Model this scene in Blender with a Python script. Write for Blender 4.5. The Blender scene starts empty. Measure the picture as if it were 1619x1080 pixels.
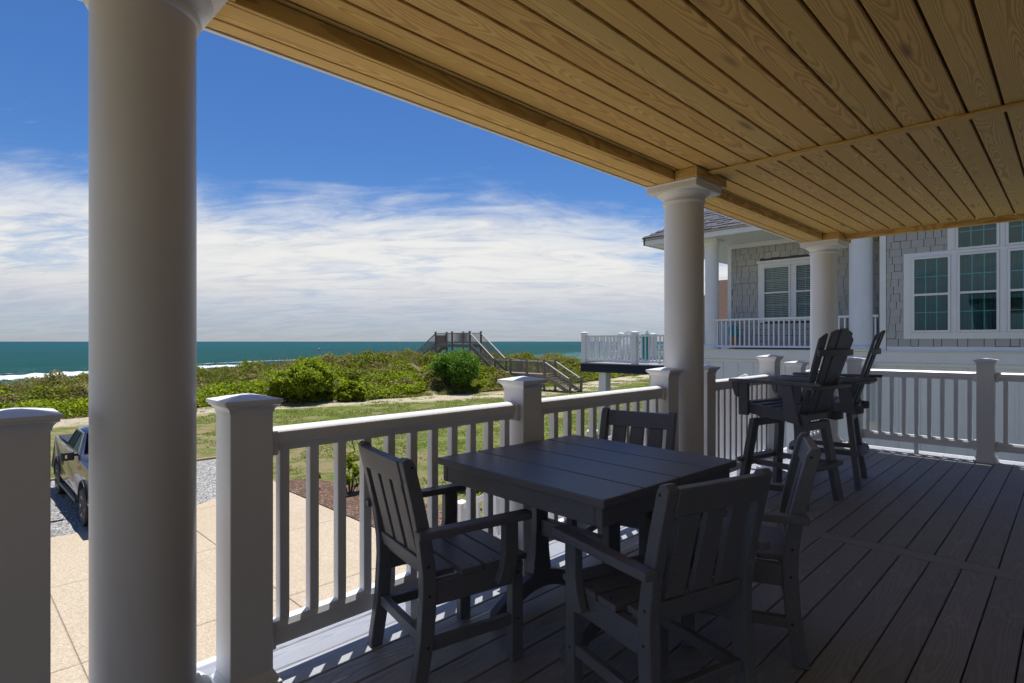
import bpy, bmesh, math, random
import numpy as np
from mathutils import Vector, Matrix, noise as mn

rnd = random.Random(7)
R = math.radians
SC = bpy.context.scene
COL = SC.collection
SEA = -5.8           # sea level

# ------------------------------------------------------------------ camera
VIEW_AZ = 44.7                       # degrees from +X (along the ocean rail) towards +Y (the ocean)
cam_d = bpy.data.cameras.new('camera')
cam_d.sensor_width = 36.0
cam_d.lens = 20.0
cam_d.clip_start = 0.05
cam_d.clip_end = 90000.0
cam = bpy.data.objects.new('camera', cam_d)
COL.objects.link(cam)
cam.location = (0.0, 0.0, 1.27)
cam.rotation_euler = (R(90.0), 0.0, R(VIEW_AZ - 90.0))
SC.camera = cam

# ------------------------------------------------------------------ exposure
SC.view_settings.view_transform = 'Standard'
SC.view_settings.look = 'None'
SC.view_settings.gamma = 1.0
SC.view_settings.exposure = 0.45
SC.view_settings.use_curve_mapping = False
try:
    SC.cycles.max_bounces = 10
    SC.cycles.diffuse_bounces = 6
    SC.cycles.transparent_max_bounces = 16
except Exception:
    pass

# ------------------------------------------------------------------ sun + sky
SUN_EL = 77.0
SUN_AZ = VIEW_AZ + 0.8               # almost straight ahead of the camera, high over the sea
sun_d = bpy.data.lights.new('sun', 'SUN')
sun_d.energy = 4.5
sun_d.angle = R(0.5)
sun_d.color = (1.0, 0.97, 0.92)
sun = bpy.data.objects.new('sun', sun_d)
COL.objects.link(sun)
sdir = Vector((math.cos(R(SUN_EL)) * math.cos(R(SUN_AZ)), math.cos(R(SUN_EL)) * math.sin(R(SUN_AZ)), math.sin(R(SUN_EL))))
sun.rotation_euler = (-sdir).to_track_quat('-Z', 'Y').to_euler()


class NT:
    """small helper around a node tree"""
    def __init__(s, nt):
        s.nt = nt
        s.nt.nodes.clear()

    def n(s, typ, **kw):
        nd = s.nt.nodes.new(typ)
        for k, v in kw.items():
            setattr(nd, k, v)
        return nd

    def set(s, sock, v):
        if v is None:
            return
        if isinstance(v, bpy.types.NodeSocket):
            s.nt.links.new(v, sock)
        else:
            if sock.type in ('RGBA',) and hasattr(v, '__len__') and len(v) == 3:
                v = (*v, 1.0)
            sock.default_value = v

    def math(s, op, a, b=None, c=None, clamp=False):
        nd = s.n('ShaderNodeMath', operation=op)
        nd.use_clamp = clamp
        s.set(nd.inputs[0], a)
        s.set(nd.inputs[1], b)
        s.set(nd.inputs[2], c)
        return nd.outputs[0]

    def vmath(s, op, a, b=None):
        nd = s.n('ShaderNodeVectorMath', operation=op)
        s.set(nd.inputs[0], a)
        s.set(nd.inputs[1], b)
        return nd.outputs['Value'] if op in ('DOT_PRODUCT', 'LENGTH') else nd.outputs[0]

    def mix(s, f, a, b, blend='MIX'):
        nd = s.n('ShaderNodeMix', data_type='RGBA', blend_type=blend)
        s.set(nd.inputs[0], f)
        s.set(nd.inputs[6], a)
        s.set(nd.inputs[7], b)
        return nd.outputs[2]

    def noise(s, vec, scale=5.0, detail=3.0, rough=0.5, dist=0.0):
        nd = s.n('ShaderNodeTexNoise')
        s.set(nd.inputs['Vector'], vec)
        s.set(nd.inputs['Scale'], scale)
        s.set(nd.inputs['Detail'], detail)
        s.set(nd.inputs['Roughness'], rough)
        s.set(nd.inputs['Distortion'], dist)
        return nd.outputs['Fac']

    def vor(s, vec, scale=5.0, feature='F1', out='Distance'):
        nd = s.n('ShaderNodeTexVoronoi', feature=feature)
        s.set(nd.inputs['Vector'], vec)
        s.set(nd.inputs['Scale'], scale)
        return nd.outputs[out]

    def ramp(s, f, stops, interp='LINEAR'):
        nd = s.n('ShaderNodeValToRGB')
        cr = nd.color_ramp
        cr.interpolation = interp
        while len(cr.elements) < len(stops):
            cr.elements.new(0.5)
        for e, (p, c) in zip(cr.elements, stops):
            e.position = p
            if not hasattr(c, '__len__'):
                c = (c, c, c)
            e.color = (*c, 1.0)
        s.set(nd.inputs[0], f)
        return nd.outputs[0]

    def step(s, x, a, b):
        nd = s.n('ShaderNodeMapRange', interpolation_type='SMOOTHSTEP')
        s.set(nd.inputs[0], x)
        s.set(nd.inputs[1], a)
        s.set(nd.inputs[2], b)
        return nd.outputs[0]

    def mapping(s, vec, loc=(0, 0, 0), rot=(0, 0, 0), scale=(1, 1, 1)):
        nd = s.n('ShaderNodeMapping')
        s.set(nd.inputs[0], vec)
        s.set(nd.inputs[1], loc)
        s.set(nd.inputs[2], rot)
        s.set(nd.inputs[3], scale)
        return nd.outputs[0]

    def sep(s, vec):
        nd = s.n('ShaderNodeSeparateXYZ')
        s.set(nd.inputs[0], vec)
        return nd.outputs

    def comb(s, x, y, z):
        nd = s.n('ShaderNodeCombineXYZ')
        s.set(nd.inputs[0], x)
        s.set(nd.inputs[1], y)
        s.set(nd.inputs[2], z)
        return nd.outputs[0]

    def bump(s, h, strength=0.3, dist=0.01):
        nd = s.n('ShaderNodeBump')
        s.set(nd.inputs['Strength'], strength)
        s.set(nd.inputs['Distance'], dist)
        s.set(nd.inputs['Height'], h)
        return nd.outputs[0]


def build_world():
    w = bpy.data.worlds.new('World')
    SC.world = w
    w.use_nodes = True
    t = NT(w.node_tree)
    sky = t.n('ShaderNodeTexSky', sky_type='NISHITA')
    sky.sun_disc = False
    sky.sun_elevation = R(SUN_EL)
    sky.sun_rotation = R(90.0 - SUN_AZ)
    sky.altitude = 0.0
    sky.air_density = 1.0
    sky.dust_density = 0.3
    sky.ozone_density = 3.0
    # a polarised deep blue, as in the photograph, all round
    hs = t.n('ShaderNodeHueSaturation')
    hs.inputs['Saturation'].default_value = 1.18
    hs.inputs['Value'].default_value = 1.0
    t.set(hs.inputs['Color'], sky.outputs[0])
    skyc = t.mix(1.0, hs.outputs[0], (0.475, 0.605, 0.80), 'MULTIPLY')

    d = t.n('ShaderNodeTexCoord').outputs['Generated']
    x, y, z = t.sep(d)
    c, s_ = math.cos(R(VIEW_AZ)), math.sin(R(VIEW_AZ))
    rt = t.vmath('DOT_PRODUCT', d, (s_, -c, 0.0))      # towards the right of the bay
    fw = t.vmath('DOT_PRODUCT', d, (c, s_, 0.0))
    zz = t.math('ADD', t.math('MAXIMUM', z, 0.0), 0.17)
    px = t.math('DIVIDE', rt, zz)
    py = t.math('DIVIDE', fw, zz)
    P = t.comb(px, py, 0.0)
    # wispy streaks, stretched from left to right
    Pm = t.mapping(P, rot=(0, 0, R(-22)), scale=(0.62, 1.15, 1.0))
    wisp = t.noise(Pm, 1.7, 9.0, 0.62, 0.7)
    Pf = t.mapping(P, loc=(3, 1, 0), rot=(0, 0, R(-30)), scale=(0.52, 1.35, 1.0))
    fine = t.noise(Pf, 4.2, 8.0, 0.66, 1.1)
    big = t.noise(t.mapping(P, loc=(5.3, 2.1, 0), scale=(0.5, 0.5, 1)), 0.6, 3.0, 0.5, 0.0)
    # upper edge of the bank: lower towards the right
    edge = t.math('ADD', 0.235, t.math('MULTIPLY', t.step(rt, -0.05, 0.4), -0.075))
    edge = t.math('ADD', edge, t.math('MULTIPLY', t.math('SUBTRACT', big, 0.5), 0.16))
    e2 = t.math('ADD', z, t.math('MULTIPLY', t.math('SUBTRACT', wisp, 0.5), -0.16))
    e2 = t.math('ADD', e2, t.math('MULTIPLY', t.math('SUBTRACT', fine, 0.5), -0.09))
    body = t.math('SUBTRACT', 1.0, t.step(t.math('SUBTRACT', e2, edge), -0.085, 0.045))
    # thin veil near the horizon, holes showing blue-grey
    low = t.step(z, 0.0, 0.095)
    holes = t.step(t.math('ADD', t.math('MULTIPLY', wisp, 0.55), t.math('MULTIPLY', fine, 0.45)), 0.35, 0.50)
    thin_ = t.math('ADD', 0.46, t.math('MULTIPLY', t.step(rt, -0.80, -0.35), 0.26))
    dens = t.math('MULTIPLY', body, t.math('ADD', thin_, t.math('MULTIPLY', holes, t.math('SUBTRACT', 1.0, thin_))))
    dens = t.math('MULTIPLY', dens, t.math('ADD', 0.62, t.math('MULTIPLY', low, 0.37)))
    # higher thin cirrus here and there
    cir = t.step(t.math('MULTIPLY', wisp, fine), 0.34, 0.52)
    cir = t.math('MULTIPLY', t.math('MULTIPLY', cir, 0.32), t.math('SUBTRACT', 1.0, t.step(z, 0.25, 0.5)))
    dens = t.math('MAXIMUM', dens, cir)
    shade = t.math('ADD', t.math('MULTIPLY', t.step(z, 0.0, 0.14), 0.80), t.math('MULTIPLY', t.step(fine, 0.34, 0.62), 0.20))
    ccol = t.mix(shade, (2.95, 3.05, 3.85), (6.3, 6.3, 6.15))
    out = t.mix(dens, skyc, ccol)
    bg = t.n('ShaderNodeBackground')
    t.set(bg.inputs[0], out)
    bg.inputs[1].default_value = 0.1
    o = t.n('ShaderNodeOutputWorld')
    t.nt.links.new(bg.outputs[0], o.inputs[0])


build_world()

# ------------------------------------------------------------------ materials
def new_mat(name):
    m = bpy.data.materials.new(name)
    m.use_nodes = True
    t = NT(m.node_tree)
    p = t.n('ShaderNodeBsdfPrincipled')
    o = t.n('ShaderNodeOutputMaterial')
    t.nt.links.new(p.outputs[0], o.inputs[0])
    t.p, t.o = p, o
    return m, t


def fin(t, col=None, rough=None, bump=None, spec=None, metal=None):
    if col is not None:
        t.set(t.p.inputs['Base Color'], col)
    if rough is not None:
        t.set(t.p.inputs['Roughness'], rough)
    if bump is not None:
        t.set(t.p.inputs['Normal'], bump)
    if spec is not None:
        t.set(t.p.inputs['Specular IOR Level'], spec)
    if metal is not None:
        t.set(t.p.inputs['Metallic'], metal)


def objco(t):
    """object coordinates shifted per object"""
    co = t.n('ShaderNodeTexCoord').outputs['Object']
    r = t.n('ShaderNodeObjectInfo').outputs['Random']
    return t.vmath('ADD', co, t.comb(t.math('MULTIPLY', r, 37.0), t.math('MULTIPLY', r, 91.0), t.math('MULTIPLY', r, 53.0))), r


def posco(t):
    return t.n('ShaderNodeNewGeometry').outputs['Position']


def mat_simple(name, col, rough=0.5, var=0.12, scale=6.0, bump=0.0, bscale=60.0, spec=0.5, metal=0.0):
    m, t = new_mat(name)
    co, r = objco(t)
    n1 = t.noise(co, scale, 4, 0.6)
    f = t.ramp(n1, [(0.25, 1.0 - var), (0.75, 1.0 + var * 0.4)])
    c = t.mix(1.0, col, f, 'MULTIPLY')
    b = None
    if bump:
        b = t.bump(t.noise(co, bscale, 3, 0.6), bump, 0.004)
    rr = t.math('ADD', rough - 0.05, t.math('MULTIPLY', n1, 0.1))
    fin(t, c, rr, b, spec, metal)
    return m


M = {}
M['vinyl'] = mat_simple('white_vinyl', (0.725, 0.74, 0.765), 0.36, 0.05, 3.0, 0.05, 25.0)
M['paint'] = mat_simple('white_paint', (0.67, 0.685, 0.71), 0.42, 0.06, 2.0, 0.06, 18.0)
M['trim'] = mat_simple('house_trim', (0.70, 0.73, 0.78), 0.45, 0.07, 2.0)
M['gapshade'] = mat_simple('gap_shade_backing', (0.07, 0.07, 0.072), 0.9, 0.1, 3.0)  # wall behind the shingles, shade of their gaps put into its dark colour
M['bwall'] = mat_simple('pale_house_wall', (0.68, 0.70, 0.73), 0.8, 0.1, 3.0)
M['navy'] = mat_simple('navy_fascia', (0.022, 0.028, 0.05), 0.6, 0.15, 3.0, spec=0.15)
M['roof'] = mat_simple('roof_shingle', (0.105, 0.105, 0.12), 0.95, 0.25, 9.0, 0.5, 140.0, 0.2)
M['roofb'] = mat_simple('brown_roof', (0.105, 0.066, 0.050), 0.95, 0.5, 14.0, 0.4, 60.0, 0.2)
M['dark'] = mat_simple('dark_void', (0.018, 0.016, 0.014), 0.9)
M['joist'] = mat_simple('joist_wood', (0.16, 0.11, 0.06), 0.85, 0.3)
M['rubber'] = mat_simple('tyre_rubber', (0.022, 0.022, 0.023), 0.75, 0.2, 20, 0.3, 60)
M['rim'] = mat_simple('wheel_metal', (0.42, 0.42, 0.43), 0.4, 0.1, 5, metal=0.8)
M['bplast'] = mat_simple('black_plastic', (0.02, 0.02, 0.022), 0.5, 0.2)
M['chrome'] = mat_simple('chrome', (0.7, 0.7, 0.72), 0.12, 0.03, metal=1.0)
M['ugreen'] = mat_simple('utility_green', (0.028, 0.075, 0.045), 0.5, 0.15)
M['upale'] = mat_simple('utility_edge', (0.30, 0.36, 0.33), 0.5, 0.1)
M['teal'] = mat_simple('teal_cloth', (0.01, 0.36, 0.40), 0.85, 0.2)
M['orange'] = mat_simple('orange_hull', (0.75, 0.24, 0.03), 0.45, 0.1)
M['screw'] = mat_simple('screw_head', (0.012, 0.012, 0.013), 0.5)
M['red'] = mat_simple('decal_red', (0.55, 0.03, 0.04), 0.4)
M['white'] = mat_simple('decal_white', (0.75, 0.75, 0.75), 0.4)
M['blind'] = mat_simple('window_blind', (0.62, 0.63, 0.62), 0.6, 0.08)
M['curtain'] = mat_simple('curtain', (0.035, 0.085, 0.10), 0.8, 0.2, 5.0)
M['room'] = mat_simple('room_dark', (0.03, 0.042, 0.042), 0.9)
M['lamp'] = mat_simple('buoy_paint', (0.45, 0.30, 0.16), 0.6)
M['bark'] = mat_simple('bark', (0.10, 0.075, 0.05), 0.9, 0.3, 10, 0.5, 40)


def log_rings(t, spacing, wob, sharp=True):
    """growth rings of a plain-sawn board: long way along local x, different log for each object"""
    raw = t.n('ShaderNodeTexCoord').outputs['Object']
    co, r = objco(t)
    r2 = t.math('FRACT', t.math('MULTIPLY', r, 17.31))
    r3 = t.math('FRACT', t.math('MULTIPLY', r, 53.77))
    x, y, z = t.sep(raw)
    y0 = t.math('ADD', y, t.math('MULTIPLY', t.math('SUBTRACT', r2, 0.5), 0.12))
    z0 = t.math('ADD', 0.025, t.math('MULTIPLY', r3, 0.075))
    n1 = t.noise(t.mapping(co, scale=(0.75, 3.5, 3.5)), 1.0, 2.0, 0.5)
    n2 = t.noise(t.mapping(co, scale=(3.2, 16.0, 16.0)), 1.0, 3.0, 0.55)
    zz = t.math('ADD', z0, t.math('MULTIPLY', t.math('SUBTRACT', n1, 0.5), wob))
    rad = t.math('SQRT', t.math('ADD', t.math('MULTIPLY', y0, y0), t.math('MULTIPLY', zz, zz)))
    rad = t.math('ADD', rad, t.math('MULTIPLY', n2, 0.011))
    fr = t.math('FRACT', t.math('MULTIPLY', rad, 1.0 / spacing))
    band = t.ramp(fr, [(0.0, 0.0), (0.35, 0.10), (0.80, 1.0), (0.93, 0.85), (1.0, 0.0)])
    return co, r, r2, r3, band


def mat_pine():
    m, t = new_mat('treated_pine')
    co, r, r2, r3, band = log_rings(t, 0.0062, 0.13)
    fib = t.noise(t.mapping(co, scale=(4.0, 220.0, 220.0)), 1.0, 3.0, 0.6)
    blot = t.noise(t.mapping(co, scale=(1.2, 6.0, 6.0)), 1.3, 4.0, 0.6)
    base = t.mix(r, (0.68, 0.455, 0.140), (0.78, 0.55, 0.205))
    base = t.mix(t.math('MULTIPLY', t.math('POWER', r2, 2.0), 0.75), base, (0.63, 0.48, 0.18))
    base = t.mix(t.math('MULTIPLY', t.math('POWER', r3, 3.0), 0.55), base, (0.62, 0.36, 0.12))
    late = t.mix(1.0, base, (0.56, 0.45, 0.30), 'MULTIPLY')
    c = t.mix(t.math('MULTIPLY', band, 0.72), base, late)
    c = t.mix(t.math('MULTIPLY', t.step(fib, 0.4, 0.75), 0.28), c, late)
    c = t.mix(t.math('MULTIPLY', t.step(blot, 0.54, 0.78), 0.42), c, (0.37, 0.27, 0.12))
    kn = t.vor(t.mapping(co, scale=(0.9, 4.5, 0.0)), 1.0)
    c = t.mix(t.math('MULTIPLY', t.math('SUBTRACT', 1.0, t.step(kn, 0.03, 0.14)), 0.8), c, (0.16, 0.095, 0.04))
    b = t.bump(t.math('ADD', t.math('MULTIPLY', band, 0.4), fib), 0.14, 0.002)
    fin(t, c, 0.55, b, 0.35)
    return m


def mat_deck():
    m, t = new_mat('deck_composite')
    co, r, r2, r3, band = log_rings(t, 0.0085, 0.16)
    pos = posco(t)
    fib = t.noise(t.mapping(co, scale=(5.0, 200.0, 200.0)), 1.0, 3.0, 0.6)
    c = t.mix(r, (0.255, 0.268, 0.310), (0.320, 0.332, 0.372))
    c = t.mix(t.math('MULTIPLY', band, 0.42), c, (0.150, 0.156, 0.178))
    c = t.mix(t.math('MULTIPLY', fib, 0.25), c, (0.34, 0.345, 0.355))
    # pale scuffs, dried salt and dusty footprints
    d1 = t.noise(pos, 1.6, 6, 0.65, 0.6)
    d2 = t.noise(t.mapping(pos, scale=(3, 9, 1)), 2.2, 6, 0.7, 1.2)
    dust = t.math('MULTIPLY', t.step(d1, 0.46, 0.70), t.step(d2, 0.48, 0.68))
    c = t.mix(t.math('MULTIPLY', dust, 0.60), c, (0.52, 0.51, 0.50))
    d3 = t.noise(pos, 0.8, 5, 0.6, 0.3)
    c = t.mix(t.math('MULTIPLY', t.step(d3, 0.5, 0.75), 0.25), c, (0.17, 0.17, 0.18))
    b = t.bump(t.math('ADD', band, t.math('MULTIPLY', fib, 0.5)), 0.40, 0.0025)
    rg = t.math('ADD', 0.44, t.math('MULTIPLY', d1, 0.18))
    fin(t, c, rg, b, 0.45)
    return m


def mat_poly():
    m, t = new_mat('slate_poly_lumber')
    co, r = objco(t)
    sp = t.noise(co, 260.0, 2.0, 0.6)
    ln = t.noise(co, 28.0, 4.0, 0.65)
    c = t.ramp(sp, [(0.3, (0.108, 0.120, 0.148)), (0.72, (0.165, 0.180, 0.215))])
    c = t.mix(t.math('MULTIPLY', t.step(ln, 0.5, 0.8), 0.35), c, (0.195, 0.21, 0.245))
    sc = t.noise(t.mapping(co, scale=(2.0, 2.0, 2.0)), 6.0, 7, 0.75, 1.5)
    c = t.mix(t.math('MULTIPLY', t.step(sc, 0.60, 0.72), 0.22), c, (0.42, 0.42, 0.42))
    h = t.math('ADD', sp, t.math('MULTIPLY', ln, 0.8))
    fin(t, c, t.math('ADD', 0.36, t.math('MULTIPLY', ln, 0.16)), t.bump(h, 0.22, 0.002), 0.40)
    return m


def mat_shingle():
    m, t = new_mat('cedar_shake_grey')
    co, r = objco(t)
    gr = t.noise(t.mapping(co, scale=(60, 60, 3.0)), 1.0, 3, 0.6)
    c = t.mix(r, (0.405, 0.41, 0.415), (0.445, 0.45, 0.45))
    c = t.mix(t.math('MULTIPLY', gr, 0.25), c, (0.30, 0.30, 0.29))
    fin(t, c, 0.75, t.bump(gr, 0.3, 0.004), 0.3)
    return m


def mat_weather():
    m, t = new_mat('weathered_wood')
    co, r = objco(t)
    pos = posco(t)
    gr = t.noise(t.mapping(pos, scale=(6, 6, 1.5)), 3.0, 4, 0.65)
    c = t.ramp(gr, [(0.25, (0.13, 0.108, 0.088)), (0.75, (0.33, 0.29, 0.25))])
    fin(t, c, 0.85, None, 0.25)
    return m


def mat_concrete():
    m, t = new_mat('exposed_aggregate')
    pos = posco(t)
    st = t.vor(pos, 75.0, out='Color')
    sv = t.sep(st)[0]
    fine = t.noise(pos, 25.0, 5, 0.7)
    big = t.noise(pos, 0.55, 5, 0.6)
    c = t.ramp(sv, [(0.0, (0.33, 0.25, 0.165)), (0.45, (0.46, 0.375, 0.27)), (0.85, (0.51, 0.435, 0.33)), (1.0, (0.60, 0.54, 0.45))])
    c = t.mix(t.math('MULTIPLY', fine, 0.30), c, (0.38, 0.305, 0.215))
    c = t.mix(t.math('MULTIPLY', t.step(big, 0.45, 0.72), 0.35), c, (0.37, 0.30, 0.215))
    streak = t.noise(t.mapping(pos, scale=(2.2, 0.25, 1)), 1.0, 5, 0.65, 0.4)
    c = t.mix(t.math('MULTIPLY', t.step(streak, 0.55, 0.75), 0.22), c, (0.28, 0.235, 0.18))
    fin(t, c, 0.9, t.bump(t.math('ADD', sv, fine), 0.22, 0.006), 0.2)
    return m


def mat_gravel():
    m, t = new_mat('grey_gravel')
    pos = posco(t)
    nd = t.vor(pos, 24.0, out='Color')
    dist = t.vor(pos, 24.0)
    v = t.sep(nd)[1]
    c = t.ramp(v, [(0.0, (0.22, 0.215, 0.20)), (0.5, (0.40, 0.39, 0.37)), (1.0, (0.64, 0.63, 0.60))])
    c = t.mix(t.math('MULTIPLY', t.step(dist, 0.35, 0.75), 0.75), c, (0.07, 0.068, 0.065))
    b = t.bump(t.math('SUBTRACT', 1.0, dist), 1.0, 0.03)
    fin(t, c, 0.9, b, 0.2)
    return m


def mat_mulch():
    m, t = new_mat('brown_mulch')
    pos = posco(t)
    v = t.sep(t.vor(t.mapping(pos, rot=(0, 0, 0.6), scale=(1, 2.6, 1)), 20.0, out='Color'))[0]
    c = t.ramp(v, [(0.0, (0.055, 0.032, 0.022)), (0.6, (0.15, 0.085, 0.058)), (0.93, (0.20, 0.13, 0.09)), (1.0, (0.5, 0.44, 0.38))])
    fin(t, c, 0.95, t.bump(v, 0.9, 0.03), 0.15)
    return m


def mat_land():
    """lawn, thin grass, sand: one sheet from the house to the surf"""
    m, t = new_mat('lawn_and_sand')
    pos = posco(t)
    x, y, z = t.sep(pos)
    n1 = t.noise(pos, 0.35, 6, 0.62, 0.3)
    n2 = t.noise(pos, 1.5, 7, 0.68, 0.4)
    n3 = t.noise(pos, 9.0, 5, 0.7)
    n4 = t.noise(pos, 45.0, 3, 0.7)
    g = t.ramp(n3, [(0.25, (0.075, 0.120, 0.014)), (0.5, (0.140, 0.190, 0.028)), (0.78, (0.215, 0.235, 0.060))])
    g = t.mix(t.math('MULTIPLY', n4, 0.5), g, (0.055, 0.085, 0.018))
    dry = t.ramp(n3, [(0.3, (0.22, 0.17, 0.085)), (0.75, (0.36, 0.29, 0.17))])
    sand = t.ramp(n3, [(0.3, (0.42, 0.34, 0.24)), (0.7, (0.62, 0.54, 0.42))])
    thin = t.step(t.math('ADD', t.math('MULTIPLY', n1, 0.6), t.math('MULTIPLY', n2, 0.55)), 0.50, 0.70)
    c = t.mix(t.math('MULTIPLY', thin, 0.80), g, dry)
    # bare ground beside the drive
    near = t.math('MULTIPLY', t.math('SUBTRACT', 1.0, t.step(x, 8.5, 13.5)), t.step(n2, 0.40, 0.56))
    c = t.mix(t.math('MULTIPLY', near, 0.85), c, dry)
    # the sandy track along the foot of the dune (a broken line in x)
    bl = t.math('ADD', 38.7, t.math('MULTIPLY', t.step(x, 10.0, 36.0), -6.2))
    bl = t.math('ADD', bl, t.math('MULTIPLY', t.step(x, 38.0, 60.0), 5.2))
    dd = t.math('SUBTRACT', y, bl)
    dd = t.math('ADD', dd, t.math('MULTIPLY', t.math('SUBTRACT', n2, 0.5), 3.2))
    tr = t.math('MULTIPLY', t.step(dd, -4.2, -2.4), t.math('SUBTRACT', 1.0, t.step(dd, 0.2, 1.6)))
    c = t.mix(t.math('MULTIPLY', tr, t.step(t.math('ADD', n3, t.math('MULTIPLY', n2, 0.5)), 0.48, 0.86)), c, sand)
    # dune soil and then open beach
    c = t.mix(t.step(dd, 1.0, 4.0), c, t.mix(n3, (0.14, 0.12, 0.06), (0.30, 0.25, 0.15)))
    c = t.mix(t.step(dd, 16.0, 22.0), c, sand)
    b = t.bump(t.math('ADD', n3, n4), 0.8, 0.06)
    fin(t, c, 0.95, b, 0.1)
    return m


def mat_ocean():
    m, t = new_mat('sea_water')
    pos = posco(t)
    x, y, z = t.sep(pos)
    # distance out to sea, shore runs slightly skew
    so = t.math('ADD', y, t.math('MULTIPLY', x, -0.33))
    n1 = t.noise(t.mapping(pos, rot=(0, 0, R(18)), scale=(0.012, 0.05, 1)), 1.0, 6, 0.6, 0.3)
    n2 = t.noise(t.mapping(pos, rot=(0, 0, R(18)), scale=(0.10, 0.42, 1)), 1.0, 5, 0.65, 0.3)
    far = t.step(t.math('ADD', so, t.math('MULTIPLY', t.math('SUBTRACT', n1, 0.5), 160.0)), 130.0, 900.0)
    c = t.mix(far, (0.010, 0.062, 0.060), (0.008, 0.070, 0.083))
    far2 = t.step(y, 800.0, 6000.0)
    c = t.mix(far2, c, (0.008, 0.060, 0.080))
    c = t.mix(t.math('MULTIPLY', t.step(n2, 0.45, 0.75), 0.40), c, (0.024, 0.10, 0.095))
    n3 = t.noise(t.mapping(pos, rot=(0, 0, R(14)), scale=(0.02, 0.16, 1)), 1.0, 7, 0.72, 0.5)
    c = t.mix(t.math('MULTIPLY', t.step(n3, 0.40, 0.62), 0.55), c, t.mix(1.0, c, (0.45, 0.62, 0.68), 'MULTIPLY'))
    near = t.math('SUBTRACT', 1.0, t.step(so, 105.0, 150.0))
    c = t.mix(t.math('MULTIPLY', near, 0.5), c, (0.08, 0.19, 0.16))
    # flecks of foam, more of them near the shore
    fl = t.noise(t.mapping(pos, rot=(0, 0, R(18)), scale=(0.16, 1.1, 1)), 1.0, 6, 0.7, 0.4)
    thr = t.math('ADD', 0.60, t.math('MULTIPLY', t.step(so, 100.0, 240.0), 0.095))
    foam = t.step(t.math('SUBTRACT', fl, thr), 0.0, 0.04)
    c = t.mix(foam, c, (0.75, 0.78, 0.78))
    h = t.math('ADD', n2, t.math('MULTIPLY', t.noise(t.mapping(pos, scale=(0.7, 2.0, 1)), 1.0, 5, 0.65), 0.25))
    fin(t, c, 0.5, t.bump(h, 0.75, 1.2), 0.015)
    return m


def mat_foam():
    m, t = new_mat('wave_foam')
    pos = posco(t)
    n = t.noise(t.mapping(pos, rot=(0, 0, R(18)), scale=(0.22, 0.9, 0.9)), 1.0, 7, 0.72, 0.5)
    n2 = t.noise(pos, 2.2, 5, 0.7)
    z = t.sep(pos)[2]
    hgt = t.step(z, SEA - 0.02, SEA + 0.40)
    k = t.step(t.math('ADD', t.math('ADD', t.math('MULTIPLY', n, 0.8), t.math('MULTIPLY', n2, 0.25)), t.math('MULTIPLY', hgt, 0.42)), 0.56, 0.74)
    c = t.mix(k, (0.035, 0.125, 0.115), t.mix(n2, (0.66, 0.70, 0.70), (0.84, 0.86, 0.86)))
    fin(t, c, 0.7, t.bump(n2, 0.8, 0.4), 0.1)
    return m


def mat_leaf(name, stops, patch=None, pscale=0.35, trans=0.35):
    m, t = new_mat(name)
    g = t.n('ShaderNodeNewGeometry')
    isl = g.outputs['Random Per Island']
    c = t.ramp(isl, stops)
    if patch:
        n = t.noise(g.outputs['Position'], pscale, 5, 0.6, 0.4)
        c2 = t.ramp(isl, patch)
        c = t.mix(t.step(n, 0.44, 0.58), c, c2)
    fin(t, c, 0.55, None, 0.25)
    tr = t.n('ShaderNodeBsdfTranslucent')
    t.set(tr.inputs[0], t.mix(1.0, c, (1.5, 1.6, 0.7), 'MULTIPLY'))
    mx = t.n('ShaderNodeMixShader')
    mx.inputs[0].default_value = trans
    t.nt.links.new(t.p.outputs[0], mx.inputs[1])
    t.nt.links.new(tr.outputs[0], mx.inputs[2])
    t.nt.links.new(mx.outputs[0], t.o.inputs[0])
    return m


def mat_glass(name, tint, mixf=0.5, rough=0.02):
    m, t = new_mat(name)
    tr = t.n('ShaderNodeBsdfTransparent')
    t.set(tr.inputs[0], tint)
    gl = t.n('ShaderNodeBsdfGlossy')
    gl.inputs['Roughness'].default_value = rough
    t.set(gl.inputs[0], (0.55, 0.80, 0.86))
    fr = t.n('ShaderNodeFresnel')
    fr.inputs[0].default_value = 1.55
    f = t.math('ADD', t.math('MULTIPLY', fr.outputs[0], 0.75 if mixf else 0.22), mixf * 0.2, clamp=True)
    mx = t.n('ShaderNodeMixShader')
    t.set(mx.inputs[0], f)
    t.nt.links.new(tr.outputs[0], mx.inputs[1])
    t.nt.links.new(gl.outputs[0], mx.inputs[2])
    t.nt.links.new(mx.outputs[0], t.o.inputs[0])
    return m


def mat_car():
    m, t = new_mat('truck_paint')
    co, r = objco(t)
    fl = t.noise(co, 300.0, 2, 0.5)
    c = t.ramp(fl, [(0.3, (0.030, 0.036, 0.060)), (0.7, (0.055, 0.064, 0.095))])
    fin(t, c, 0.28, None, 0.6, 0.55)
    t.set(t.p.inputs['Coat Weight'], 0.7)
    t.set(t.p.inputs['Coat Roughness'], 0.03)
    return m


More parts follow.
